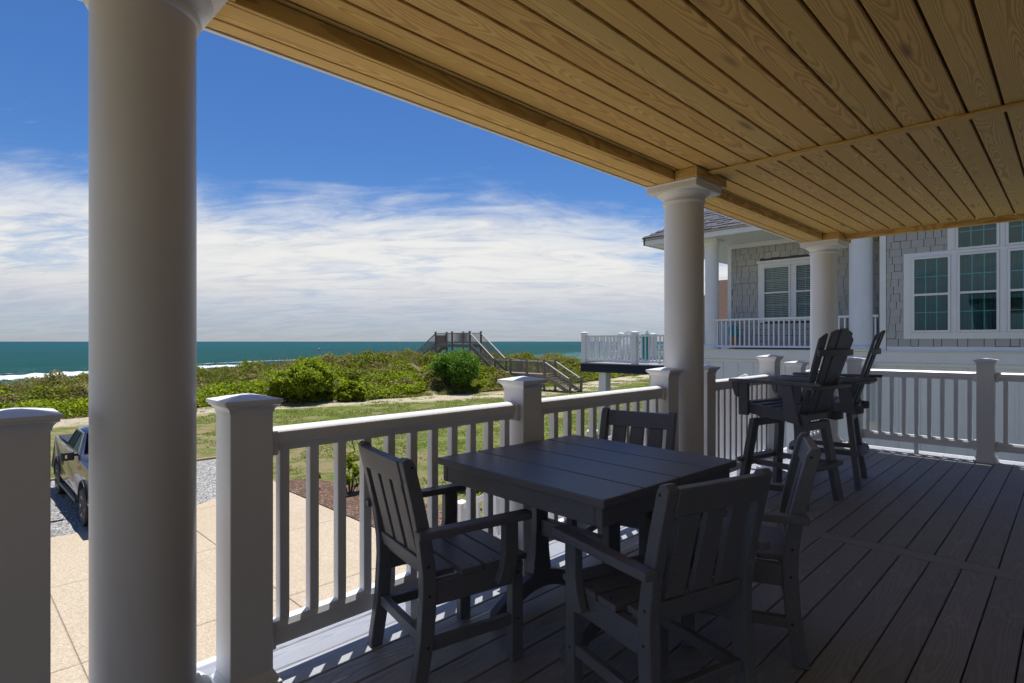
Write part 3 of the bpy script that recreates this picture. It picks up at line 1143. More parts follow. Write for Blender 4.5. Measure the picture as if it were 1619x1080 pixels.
build_walkover()
kb = thing('kayak', 'orange kayak lying on the dune beneath the upper boardwalk steps', 'kayak', (39.4, 43.2, ground_z(39.4, 43.2) + 0.55), R(70))
prof = []
for k in np.linspace(-1, 1, 13):
    prof.append((max(0.02, 0.33 * (1 - abs(k) ** 2.2)), k * 1.6))
MB().lathe(prof, 12, axis='y').build('hull', M['orange'], kb, smooth=50)
MB().lathe([(0.24, 0.0), (0.27, 0.03), (0.20, 0.035)], 14, (0, -0.1, 0.30)).build('cockpit', M['bplast'], kb, smooth=40)

by = thing('sea_marker', 'small slender channel marker standing far out on the sea', 'buoy', (116.0, 232.0, SEA))
MB().lathe([(0.55, -0.4), (0.8, 0.2), (0.8, 0.6), (0.3, 0.9)], 12).build('float_body', M['lamp'], by, smooth=40)
MB().tube((0, 0, 0.85), (0, 0, 3.4), 0.18, 0.1, 8).build('mast', M['lamp'], by)
MB().lathe([(0.05, 3.3), (0.35, 3.5), (0.35, 4.0), (0.05, 4.2)], 10).build('top_mark', M['lamp'], by, smooth=40)

# ------------------------------------------------------------------ own porch: deck
deck = struct_empty('deck')
PITCH, BW = 0.1454, 0.1400
Y0 = 0.3045            # a groove centre
seg1 = MB().box(-3.0, 3.0, -BW / 2, BW / 2, -0.025, 0.0).mesh('deck_board', 0.004)
seg2 = MB().box(-1.842, 1.842, -BW / 2, BW / 2, -0.025, 0.0).mesh('deck_board', 0.004)
for k in range(-15, 14):
    yc = Y0 + PITCH * (k + 0.5)
    link('deck_board', seg1, M['deck'], deck, (4.030 - 3.003, yc, rnd.uniform(-0.0006, 0.0006)))
    link('deck_board', seg2, M['deck'], deck, (4.172 + 1.845, yc, rnd.uniform(-0.0006, 0.0006)))
ylo, yhi = Y0 - 15 * PITCH, Y0 + 14 * PITCH
EDGE = yhi + 0.095
for xa, xb in ((-1.97, 4.030), (4.172, 7.859)):
    o_ = MB().box(-(xb - xa) / 2, (xb - xa) / 2, -0.0445, 0.0445, -0.025, 0.0).build('deck_board', M['deck'], deck, 0.004)
    o_.location = ((xa + xb) / 2, yhi + 0.0475, 0)
c_ = MB().box(-(yhi - ylo) / 2, (yhi - ylo) / 2, -BW / 2 + 0.0005, BW / 2 - 0.0005, -0.025, 0.0007).build('deck_board', M['deck'], deck, 0.004)
e_ = MB().box(-(EDGE - ylo) / 2, (EDGE - ylo) / 2, -BW / 2, BW / 2, -0.025, 0.0007).build('deck_board', M['deck'], deck, 0.004)
e_.location = (7.936, (ylo + EDGE) / 2, 0)
e_.rotation_euler = (0, 0, R(90))
c_.location = (4.101, (ylo + yhi) / 2, 0)
c_.rotation_euler = (0, 0, R(90))
MB().box(-1.99, 7.925, ylo + 0.01, EDGE - 0.003, -0.29, -0.04).build('dark_void_slab', M['dark'], deck)  # solid dark slab added for the shaded void below the board gaps
MB().box(-2.0, 8.05, EDGE + 0.003, EDGE + 0.04, -0.32, -0.002).build('fascia_board', M['vinyl'], deck, 0.004)
MB().box(8.010, 8.05, ylo, EDGE + 0.002, -0.32, -0.002).build('fascia_board', M['vinyl'], deck, 0.004)
pier = thing('deck_pier', 'white square pier under the outer corner of the deck', 'pier', (7.7, 2.1, GZ))
MB().box(-0.1, 0.1, -0.1, 0.1, -0.1, 2.6).build('pier_shaft', M['vinyl'], pier)
MB().sq_stack([(0.14, 0.0), (0.14, 0.15), (0.11, 0.19)]).build('pier_base', M['vinyl'], pier)

# wall of the porch behind the photographer
hw = MB().box(-6.0, 8.1, -2.15, -1.93, GZ, 5.6).build('house_wall', M['bwall'])
tag(hw, 'grey wall of the house behind the porch', 'house')

# ------------------------------------------------------------------ own porch: ceiling
ceil = struct_empty('ceiling')
CP, CW = 0.1512, 0.1368
CY0 = 0.2740
ZC = 2.54
X_END = 7.60
la, lb = 4.06 + 3.5, X_END - 4.06
cm1 = MB().box(-la / 2, la / 2, -CW / 2, CW / 2, 0, 0.02).mesh('ceiling_board', 0.003)
cm2 = MB().box(-lb / 2, lb / 2, -CW / 2, CW / 2, 0, 0.02).mesh('ceiling_board', 0.003)
for k in range(-15, 13):
    yc = CY0 + CP * (k + 0.5)
    if yc > 2.22:
        continue
    for me, xc in ((cm1, 4.059 - la / 2), (cm2, 4.061 + lb / 2)):
        o = link('ceiling_board', me, M['pine'], ceil, (xc, yc, ZC + rnd.uniform(-0.001, 0.001)))
        if rnd.random() < 0.5:
            o.rotation_euler = (0, 0, math.pi)
def pine_strip(name, x0, x1, y0, y1, z0, z1, along='x', bev=0.003):
    cx, cy = (x0 + x1) / 2, (y0 + y1) / 2
    if along == 'x':
        o = MB().box(x0 - cx, x1 - cx, y0 - cy, y1 - cy, z0, z1).build(name, M['pine'], ceil, bev)
    else:
        o = MB().box(-(y1 - y0) / 2, (y1 - y0) / 2, -(x1 - x0) / 2, (x1 - x0) / 2, z0, z1).build(name, M['pine'], ceil, bev)
        o.rotation_euler = (0, 0, R(90))
    o.location = (cx, cy, 0)
    return o
pine_strip('batten', 4.020, 4.098, -1.9, 1.94, ZC - 0.018, ZC - 0.002, 'y')
BEAM_X = [-3.5, 4.06, X_END]
for a, b in zip(BEAM_X[:-1], BEAM_X[1:]):
    pine_strip('beam_board', a + 0.001, b - 0.001, 2.118, 2.140, 2.4705, ZC - 0.002)
    pine_strip('beam_board', a + 0.001, b - 0.001, 2.142, 2.268, 2.4700, 2.490)
    pine_strip('beam_board', a + 0.001, b - 0.001, 2.277, 2.352, 2.4700, 2.490)
pine_strip('end_trim', X_END - 0.02, X_END + 0.05, -1.9, 2.115, 2.483, 2.535, 'y')
MB().box(-3.5, X_END + 0.05, -1.92, 2.30, 2.5635, 2.72).build('roof_deck', M['joist'], ceil)
MB().box(-3.5, 8.00, 2.356, 2.375, 2.464, 2.80).build('fascia_board', M['vinyl'], ceil)
MB().box(7.98, 8.00, -1.92, 2.355, 2.60, 2.80).build('fascia_board', M['vinyl'], ceil)
MB().box(X_END + 0.052, 7.979, -1.92, 2.355, 2.61, 2.63).build('overhang_soffit', M['vinyl'], ceil)
MB().box(-3.5, X_END + 0.05, 2.302, 2.354, 2.495, 2.72).build('rim_board', M['joist'], ceil)
MB().box(-3.6, 8.012, -2.0, 2.37, 2.802, 2.835).build('roof_sheet', M['roof'], ceil)

# ------------------------------------------------------------------ columns
def column(x, y, label):
    t = thing('porch_column', label, 'column', (x, y, 0), 0, 'round white porch columns')
    MB().lathe([(0.148, 0.11), (0.148, 2.31), (0.1475, 2.335)], 64).build('shaft', M['paint'], t, smooth=40)
    MB().lathe([(0.205, 0.0), (0.207, 0.03), (0.205, 0.052), (0.190, 0.056), (0.197, 0.07), (0.196, 0.088), (0.178, 0.104), (0.168, 0.108), (0.162, 0.122), (0.152, 0.132), (0.146, 0.133)], 64).build('base', M['paint'], t, smooth=35)
    MB().lathe([(0.150, 2.325), (0.160, 2.330), (0.164, 2.340), (0.160, 2.350), (0.153, 2.354), (0.156, 2.368), (0.172, 2.385), (0.192, 2.398), (0.198, 2.409), (0.1, 2.4095)], 64).build('capital', M['paint'], t, smooth=35)
    MB().sq_stack([(0.208, 2.410), (0.208, 2.455), (0.215, 2.462), (0.215, 2.4685)]).build('abacus', M['paint'], t, 0.003)
    m = MB()
    m.box(-0.232, 0.262, -0.225, -0.202, 2.4695, ZC - 0.003)
    m.box(-0.232, -0.210, -0.201, -0.050, 2.4697, ZC - 0.003)
    m.box(0.240, 0.262, -0.201, -0.050, 2.4697, ZC - 0.003)
    tag(m.build('cap_block', M['pine'], t, 0.002))
    return t


column(0.478, 2.162, 'thick round white column in the left foreground, cut off by the frame')
column(4.085, 2.162, 'round white porch column behind the far corner of the dining table')
column(7.575, 2.165, 'round white porch column behind the two tall bar chairs')

# ------------------------------------------------------------------ railing posts and sections
def post(x, y, label, dz=0.0):
    t = thing('railing_post', label, 'post', (x, y, 0), 0, 'capped white railing posts')
    MB().sq_stack([(0.0745, 0.0), (0.0745, 1.03 + dz)]).build('sleeve', M['vinyl'], t, 0.003)
    MB().sq_stack([(0.098, 0.0), (0.098, 0.028), (0.090, 0.034), (0.090, 0.046), (0.082, 0.056), (0.0755, 0.070)]).build('base_trim', M['vinyl'], t, 0.0015)
    z = 1.02 + dz
    MB().sq_stack([(0.0775, z - 0.006), (0.0775, z), (0.080, z + 0.008), (0.086, z + 0.016), (0.094, z + 0.021), (0.094, z + 0.027), (0.100, z + 0.029), (0.100, z + 0.041), (0.050, z + 0.052), (0.0, z + 0.060)]).build('cap', M['vinyl'], t, 0.0)
    return t


RY = 2.164
post(0.155, RY, 'white railing post at the left edge of the frame')
post(0.793, RY, 'white railing post just right of the foreground column')
post(2.272, RY, 'white railing post behind the left corner of the dining table')
post(3.797, RY, 'white railing post just left of the middle column')
post(4.410, RY, 'white railing post just right of the middle column')
post(5.845, RY, 'tall white railing post at the top of the outdoor stairs, behind the nearer bar chair', 0.06)
post(6.600, RY, 'shorter white post across the stair opening, behind the nearer bar chair', -0.02)
post(7.790, 1.880, 'white railing post hidden behind the legs of the farther bar chair')
post(7.790, 0.667, 'white railing post standing in the middle of the far railing', 0.015)
post(7.790, -0.800, 'white railing post at the far end of the deck outside the frame')


def rail_section(x0, x1, label, nb, axis='x', fixed=RY, first=None, pitch=None):
    """section between two post faces; built along local x"""
    L = x1 - x0
    t = thing('railing_section', label, 'railing', ((x0 + x1) / 2, fixed, 0) if axis == 'x' else (fixed, (x0 + x1) / 2, 0), 0 if axis == 'x' else R(90), 'white railing sections')
    h = L / 2 - 0.001
    top = [(-0.030, 0.858), (0.030, 0.858), (0.032, 0.884), (0.044, 0.892), (0.047, 0.912), (0.044, 0.930), (0.030, 0.942), (0.0, 0.947), (-0.030, 0.942), (-0.044, 0.930), (-0.047, 0.912), (-0.044, 0.892), (-0.032, 0.884)]
    MB().prism(top, 'x', -h, h).build('top_rail', M['vinyl'], t, smooth=30)
    bot = [(-0.026, 0.124), (0.026, 0.124), (0.028, 0.130), (0.028, 0.190), (0.020, 0.212), (-0.020, 0.212), (-0.028, 0.190), (-0.028, 0.130)]
    MB().prism(bot, 'x', -h, h).build('bottom_rail', M['vinyl'], t)
    for s in (-1, 1):
        a, b = sorted((s * h, s * (h - 0.028)))
        MB().box(a, b, -0.053, 0.053, 0.846, 0.936).build('bracket', M['vinyl'], t, 0.004)
        MB().box(a, b, -0.034, 0.034, 0.114, 0.220).build('bracket', M['vinyl'], t, 0.004)
    me = MB().box(-0.019, 0.019, -0.019, 0.019, 0.209, 0.862).mesh('baluster', 0.002)
    if first is None:
        pitch = L / nb
        first = x0 + pitch / 2
    for i in range(nb):
        link('baluster', me, M['vinyl'], t, (first + i * pitch - (x0 + x1) / 2, 0, 0))
    MB().box(-0.02, 0.02, -0.02, 0.02, 0.0, 0.126).build('foot_block', M['vinyl'], t)
    return t


rail_section(-1.2, 0.08, 'white railing section left of the frame', 11)
rail_section(0.868, 2.197, 'nearest white railing section, behind the left dining chair', 11, first=0.934, pitch=0.1198)
rail_section(2.347, 3.722, 'white railing section behind the dining table', 11)
rail_section(4.485, 5.770, 'white railing section between the middle column and the bar chairs', 11)
rail_section(6.675, 7.42, 'short white railing section behind the bar chairs, beside the far column', 6)
rail_section(0.742, 1.805, 'far white railing section right of the bar chairs', 9, 'y', 7.79)
rail_section(-0.725, 0.592, 'far white railing section cut off by the right edge of the frame', 8, 'y', 7.79)

# ------------------------------------------------------------------ own stairs down to the lawn
def build_stairs():
    t = thing('porch_stairs', 'white outdoor stairs going down from the deck to the lawn', 'stairs', (6.22, EDGE + 0.05, 0))
    n, run = 13, 0.30
    rise = 2.35 / n
    for s in (-1, 1):
        MB().bar((s * 0.34, 0.0, -0.22), (s * 0.34, n * run, -0.22 - 2.35), 0.045, 0.28).build('stringer', M['vinyl'], t)
    for i in range(n):
        MB().box(-0.315, 0.315, i * run + 0.01, i * run + 0.30, -rise * (i + 1) - 0.03, -rise * (i + 1)).build('tread', M['deck'], t, 0.003)
    for s in (-1, 1):
        x = s * 0.372
        L = 4.35
        MB().bar((x, -0.10, 0.90), (x, L, 0.90 - 2.22), 0.07, 0.085).build('stair_rail', M['vinyl'], t, 0.006)
        MB().bar((x, 0.02, 0.14), (x, L, 0.14 - 2.18), 0.05, 0.08).build('stair_rail', M['vinyl'], t, 0.006)
        for i in range(1, 33):
            y = i * 0.13
            z = 0.90 - 2.22 * (y + 0.1) / (L + 0.1)
            MB().box(x - 0.018, x + 0.018, y - 0.018, y + 0.018, z - 0.76, z - 0.02).build('baluster', M['vinyl'], t)
        MB().sq_stack([(0.0745, GZ + 0.0), (0.0745, -1.30)], (x, L + 0.08)).build('newel', M['vinyl'], t, 0.003)
        MB().sq_stack([(0.085, -1.299), (0.10, -1.285), (0.10, -1.27), (0.0, -1.245)], (x, L + 0.08)).build('newel_cap', M['vinyl'], t)
    MB().box(-0.5, 0.5, n * run + 0.02, n * run + 1.1, -2.5, -2.38).build('landing', M['deck'], t)
    MB().box(-0.45, 0.45, n * run + 0.06, n * run + 1.05, GZ - 0.05, -2.503).build('landing_skirt', M['vinyl'], t)


build_stairs()
ub = thing('utility_box', 'dark green utility box standing on the lawn behind the table', 'utility box', (10.55, 12.05, GZ), R(20))
MB().box(-0.38, 0.38, -0.36, 0.36, 0.0, 0.36).build('cabinet', M['ugreen'], ub, 0.015)
MB().box(-0.40, 0.40, -0.38, 0.38, 0.362, 0.41).build('cover_edge', M['upale'], ub, 0.01)
MB().sq_stack([(0.39, 0.412), (0.37, 0.50), (0.34, 0.53)]).build('cover', M['ugreen'], ub, 0.01)


wh = thing('wire_hook', 'thin bent wire dangling under the top rail beside the left dining chair', 'wire', (1.222, 2.150, 0.0))
m = MB()
for a, b in (((0, 0, 0.862), (0.004, 0, 0.838)), ((0.004, 0, 0.838), (0.010, -0.004, 0.816)), ((0.010, -0.004, 0.816), (0.004, -0.006, 0.808)), ((0.004, -0.006, 0.808), (-0.016, -0.006, 0.806))):
    m.tube(a, b, 0.0016, n=6)
m.build('wire', M['bplast'], wh)
wb = thing('storage_box', 'low white box standing on the lawn beyond the railing', 'box', (20.15, 15.0, GZ), R(30))
MB().box(-0.26, 0.26, -0.2, 0.2, 0.0, 0.24).build('body', M['vinyl'], wb, 0.02)
MB().box(-0.28, 0.28, -0.22, 0.22, 0.241, 0.29).build('lid', M['vinyl'], wb, 0.02)


# ------------------------------------------------------------------ dining set
def build_table():
    t = thing('dining_table', 'square slate grey dining table with plank top on trestle base', 'table', (2.045, 1.562, 0), R(-2.6))
    W = 0.475
    bw = 2 * W / 4
    me = MB().box(-bw / 2 + 0.003, bw / 2 - 0.003, -W, W, 0.714, 0.744).mesh('top_board', 0.004, 2)
    for i in range(4):
        link('top_board', me, M['poly'], t, (-W + bw * (i + 0.5), 0, 0))
    a = W - 0.022
    for s in (-1, 1):
        MB().box(-a, a, s * a - 0.0155 - 0.0155 * s, s * a + 0.0155 - 0.0155 * s, 0.640, 0.7135).build('apron', M['poly'], t, 0.003)
        MB().box(s * a - 0.0155 - 0.0155 * s, s * a + 0.0155 - 0.0155 * s, -a + 0.032, a - 0.032, 0.641, 0.7130).build('apron', M['poly'], t, 0.003)
    for s in (-1, 1):
        y = s * 0.215 + 0.07
        # arched foot
        half = 0.30
        up, dn = [], []
        for k in np.linspace(-1, 1, 15):
            z = 0.165 - 0.115 * abs(k) ** 1.7
            up.append((k * half, z))
            dn.append((k * (half - 0.0), max(0.0, 0.085 - 0.14 * abs(k) ** 2.0) if abs(k) < 0.78 else 0.0))
        MB().prism(up + dn[::-1], 'y', y - 0.022, y + 0.022).build('foot', M['poly'], t, 0.003)
        # waisted leg
        L = [(-0.062, 0.160), (-0.048, 0.26), (-0.040, 0.40), (-0.043, 0.54), (-0.060, 0.71)]
        MB().prism(L + [(-p[0], p[1]) for p in L[::-1]], 'y', y - 0.020, y + 0.020).build('leg', M['poly'], t, 0.003)
        MB().box(-0.36, 0.36, y - 0.019, y + 0.019, 0.655, 0.7125).build('cross_batten', M['poly'], t, 0.002)
    MB().box(-0.02, 0.02, 0.07 - 0.194, 0.07 + 0.194, 0.34, 0.42).build('stretcher', M['poly'], t, 0.003)
    return t


def build_chair(label, loc, rz):
    t = thing('dining_chair', label, 'chair', loc, rz, 'slate dining chairs round the table')
    PM = M['poly']
    X = 0.209
    fr = [(-0.212, 0), (-0.180, 0.20), (-0.168, 0.38), (-0.174, 0.46), (-0.192, 0.58), (-0.222, 0.72), (-0.255, 0.852)]
    bk = [(-0.270, 0.876), (-0.292, 0.880), (-0.306, 0.866), (-0.272, 0.72), (-0.243, 0.58), (-0.228, 0.46), (-0.226, 0.38), (-0.236, 0.20), (-0.266, 0)]
    for s in (-1, 1):
        MB().prism(fr + bk, 'x', s * X - 0.0205, s * X + 0.0205).build('back_post', PM, t, 0.003)
        MB().box(s * X - 0.0205, s * X + 0.0205, 0.160, 0.214, 0.0, 0.404).build('front_leg', PM, t, 0.003)
        MB().box(s * X - 0.017, s * X + 0.017, -0.170, 0.159, 0.318, 0.404).build('side_rail', PM, t, 0.002)
        MB().box(s * X - 0.015, s * X + 0.015, -0.185, 0.161, 0.150, 0.192).build('stretcher', PM, t, 0.003)
        sx = s * (X + 0.0385)
        sup = [(0.070, 0.352), (0.112, 0.340), (0.142, 0.362), (0.160, 0.412), (0.166, 0.470), (0.166, 0.586), (0.104, 0.586), (0.104, 0.470), (0.094, 0.410)]
        MB().prism(sup, 'x', sx - 0.0175, sx + 0.0175).build('arm_support', PM, t, 0.003)
        # arm: plan outline, slightly wider in front, rounded
        xi, xo = s * (X + 0.0215), s * (X + 0.0755)
        pl = [(xi, -0.262), (xi, 0.205), (xi + s * 0.010, 0.222), (xo - s * 0.006, 0.222), (xo + s * 0.004, 0.208), (xo, -0.10), (xo - s * 0.006, -0.262)]
        MB().prism(pl, 'z', 0.587, 0.617).build('arm', PM, t, 0.005, 2)
        m = MB()
        for y, z in ((-0.270, 0.845), (-0.205, 0.47), (-0.200, 0.36), (-0.205, 0.172), (0.187, 0.362), (0.187, 0.172)):
            m.tube((s * (X + 0.0206), y, z), (s * (X + 0.0216), y, z), 0.0055, n=8)
        tag(m.build('screw', M['screw'], t), kind='stuff')
    MB().box(-X + 0.021, X - 0.021, 0.172, 0.202, 0.318, 0.403).build('front_rail', PM, t, 0.002)
    MB().box(-X + 0.021, X - 0.021, -0.222, -0.192, 0.170, 0.212).build('stretcher', PM, t, 0.003)
    ys = [-0.170, -0.066, 0.038, 0.140]
    m = MB()
    for y in ys:
        w = 0.098
        if y < -0.1:
            MB().box(-X + 0.022, X - 0.022, y - 0.02, y + w - 0.004, 0.405, 0.429).build('seat_slat', PM, t, 0.004, 2)
        else:
            MB().box(-X - 0.019, X + 0.019, y, y + w - 0.004, 0.405, 0.429).build('seat_slat', PM, t, 0.004, 2)
            for s in (-1, 1):
                m.tube((s * 0.205, y + 0.05, 0.4288), (s * 0.205, y + 0.05, 0.4296), 0.0055, n=8)
    tag(m.build('screw', M['screw'], t), kind='stuff')
    def yb(z):
        return -0.200 - 0.235 * (z - 0.47)
    def slab(x0, x1, z0, z1, th, name, top=False):
        P = []
        y0, y1 = yb(z0), yb(z1)
        m = MB()
        vs = [(x0, y0 + th / 2, z0), (x1, y0 + th / 2, z0), (x1, y0 - th / 2, z0), (x0, y0 - th / 2, z0),
              (x0, y1 + th / 2, z1), (x1, y1 + th / 2, z1), (x1, y1 - th / 2, z1), (x0, y1 - th / 2, z1)]
        m.add(vs, [(0, 3, 2, 1), (4, 5, 6, 7), (0, 1, 5, 4), (1, 2, 6, 5), (2, 3, 7, 6), (3, 0, 4, 7)])
        return m.build(name, PM, t, 0.003)
    slab(-X + 0.021, X - 0.021, 0.775, 0.866, 0.036, 'top_rail')
    slab(-X + 0.021, X - 0.021, 0.432, 0.490, 0.036, 'lower_rail')
    for i in (-1, 0, 1):
        slab(i * 0.113 - 0.0425, i * 0.113 + 0.0425, 0.491, 0.774, 0.018, 'back_slat')
    return t


build_table()


def face(fx, fy):
    """rotation that turns local +y to (fx, fy)"""
    return math.atan2(-fx, fy)


def place(midtop, f):
    """seat centre from the middle of the back's top edge and the facing direction"""
    n = math.hypot(*f)
    f = (f[0] / n, f[1] / n)
    return (midtop[0] + f[0] * 0.285, midtop[1] + f[1] * 0.285, 0), face(*f)


P1 = place((1.208, 1.893), (0.982, -0.19))
chair = build_chair('slate dining chair at the left of the table, side on to the camera', *P1)
P2 = place((1.695, 0.780), (0.277, 0.961))
chair.scale = (1.0, 1.0, 0.974)
dup(chair, *P2, 'slate dining chair nearest the camera, its back to us')
P3 = place((2.585, 0.795), (-0.38, 0.925))
dup(chair, *P3, 'slate dining chair at the right of the table, angled with its back edge on')
P4 = place((2.985, 1.878), (-0.98, -0.20))
dup(chair, *P4, 'slate dining chair on the far side of the table, in front of the middle column')


# ------------------------------------------------------------------ bar chairs
def build_bar_chair(label, loc, rz):
    t = thing('bar_chair', label, 'bar chair', loc, rz, 'tall slate bar chairs')
    PM = M['poly']
    b0, t0 = 0.262, 0.185
    for sx in (-1, 1):
        for sy in (-1, 1):
            p0 = Vector((sx * b0, sy * b0, 0.0))
            p1 = Vector((sx * t0, sy * t0, 0.640))
            w, d = 0.022, 0.043
            vs = []
            for p in (p0, p1):
                vs += [(p.x - d, p.y - w, p.z), (p.x + d, p.y - w, p.z), (p.x + d, p.y + w, p.z), (p.x - d, p.y + w, p.z)]
            MB().add(vs, [(0, 3, 2, 1), (4, 5, 6, 7), (0, 1, 5, 4), (1, 2, 6, 5), (2, 3, 7, 6), (3, 0, 4, 7)]).build('leg', PM, t, 0.003)
    zf = 0.300
    q = b0 + (t0 - b0) * zf / 0.64
    for sy in (-1, 1):
        zo = q + 0.03
        pl = [(-q - 0.02, sy * (zo - 0.036)), (q + 0.02, sy * (zo - 0.036)), (q + 0.065, sy * (zo - 0.022)), (q + 0.082, sy * (zo + 0.004)), (q + 0.066, sy * (zo + 0.028)), (q * 0.5, sy * (zo + 0.056)), (0, sy * (zo + 0.062)), (-q * 0.5, sy * (zo + 0.056)), (-q - 0.066, sy * (zo + 0.028)), (-q - 0.082, sy * (zo + 0.004)), (-q - 0.065, sy * (zo - 0.022))]
        m = MB().prism(pl, 'z', zf - 0.017, zf + 0.017)
        m.build('footrest', PM, t, 0.006, 2)
        MB().box(-0.2, 0.2, sy * 0.196 - 0.0155, sy * 0.196 + 0.0155, 0.575, 0.638).build('base_rail', PM, t, 0.002)
    for sx in (-1, 1):
        MB().box(sx * (q - 0.02) - 0.015, sx * (q - 0.02) + 0.015, -q + 0.022, q - 0.022, zf - 0.028, zf + 0.014).build('side_rail', PM, t, 0.002)
    MB().bar((-0.17, -0.17, 0.648), (0.17, 0.17, 0.648), 0.09, 0.016).build('cross_plate', PM, t, 0.002)
    MB().bar((-0.17, 0.17, 0.6651), (0.17, -0.17, 0.6651), 0.09, 0.016).build('cross_plate', PM, t, 0.002)
    MB().lathe([(0.11, 0.6745), (0.11, 0.690), (0.08, 0.692)], 24).build('swivel_plate', M['bplast'], t, smooth=40)
    # seat
    X = 0.248
    side = [(-0.30, 0.655), (-0.25, 0.640), (0.225, 0.690), (0.262, 0.700), (0.262, 0.775), (0.20, 0.772), (0.0, 0.748), (-0.2, 0.722), (-0.30, 0.715)]
    for s in (-1, 1):
        MB().prism(side, 'x', s * X - 0.0165, s * X + 0.0165).build('seat_rail', PM, t, 0.003)
        MB().box(s * (X + 0.034) - 0.017, s * (X + 0.034) + 0.017, 0.180, 0.262, 0.672, 0.935).build('arm_post', PM, t, 0.003)
        br = [(0.266, 0.935), (0.328, 0.935), (0.322, 0.90), (0.300, 0.83), (0.285, 0.815), (0.266, 0.815)]
        MB().prism(br, 'x', s * (X + 0.034) - 0.016, s * (X + 0.034) + 0.016).build('arm_bracket', PM, t, 0.003)
        rear = [(-0.255, 0.640), (-0.150, 0.655), (-0.130, 0.70), (-0.100, 0.935), (-0.185, 0.935), (-0.235, 0.70)]
        MB().prism(rear, 'x', s * (X + 0.034) - 0.016, s * (X + 0.034) + 0.016).build('arm_post', PM, t, 0.003)
        a = X + 0.034
        pl = [(s * (a - 0.034), 0.345), (s * (a - 0.048), 0.28), (s * (a - 0.044), 0.12), (s * (a - 0.030), -0.15), (s * (a - 0.024), -0.36),
              (s * (a - 0.016), -0.40), (s * (a + 0.010), -0.40), (s * (a + 0.022), -0.30), (s * (a + 0.034), 0.05), (s * (a + 0.042), 0.26), (s * (a + 0.030), 0.345), (s * a, 0.358)]
        MB().prism(pl, 'z', 0.936, 0.962).build('arm', PM, t, 0.006, 2)
    ys = np.linspace(-0.165, 0.225, 6)
    for i, y in enumerate(ys):
        z = 0.776 - 0.028 * math.sin((y + 0.26) / 0.52 * math.pi) * 0.6 - 0.055 * (0.26 - y) / 0.5
        MB().box(-X - (0.016 if y < 0.18 else -0.0), X + (0.016 if y < 0.18 else -0.0), y - 0.0355, y + 0.0355, z - 0.011, z + 0.011).build('seat_slat', PM, t, 0.004)
    # fanned back
    n = 5
    zb, zt = 0.700, 1.372
    for i in range(n):
        k = (i - (n - 1) / 2) / ((n - 1) / 2)
        arc = 0.034 * k * k
        x0, x1 = k * 0.155, k * 0.212
        w0, w1 = 0.0365, 0.0500
        ztop = zt - 0.115 * abs(k) ** 2.1
        yb0, yb1 = -0.205 + arc * 0.6, -0.425 + arc
        def pt(u, zz):
            q = (zz - zb) / (zt - zb)
            xc = x0 + (x1 - x0) * q
            wv = w0 + (w1 - w0) * q
            return (xc + u * wv, yb0 + (yb1 - yb0) * q, zz)
        def top(u):
            xr = (x1 + u * w1) / 0.30
            return zt - 0.085 * xr * xr - 0.02 * abs(xr)
        front = [pt(-1, zb), pt(1, zb), pt(1, top(1) - 0.008), pt(0.86, top(0.86)), pt(0, top(0)), pt(-0.86, top(-0.86)), pt(-1, top(-1) - 0.008)]
        th = 0.017
        m = MB()
        nf = len(front)
        vs = front + [(p[0], p[1] - th, p[2] - th * 0.3) for p in front]
        fs = [tuple(range(nf)), tuple(range(nf, 2 * nf))[::-1]] + [(a, (a + 1) % nf, nf + (a + 1) % nf, nf + a) for a in range(nf)]
        m.add(vs, fs).build('back_slat', PM, t, 0.003)
    def brace(z, half, off, h, name, wd):
        q = (z - zb) / (zt - zb)
        pth = []
        for k in np.linspace(-1, 1, 11):
            y = (-0.205 + 0.034 * k * k * 0.6) + (-0.22 + 0.4 * 0.034 * k * k) * q - 0.021 - off
            pth.append((k * half, y, z))
        MB().sweep(pth, wd, h).build(name, PM, t, 0.003)
    brace(1.185, 0.255, 0.012, 0.050, 'upper_brace', 0.022)
    brace(0.922, 0.292, 0.034, 0.026, 'arm_brace', 0.075)
    brace(0.690, 0.240, 0.020, 0.050, 'lower_brace', 0.024)
    return t


bc = build_bar_chair('tall slate bar chair nearer the camera, its fanned back towards us', (4.88, 1.655, 0), R(-11))
dup(bc, (5.80, 1.62, 0), R(8), 'tall slate bar chair behind the other, its back seen edge on')


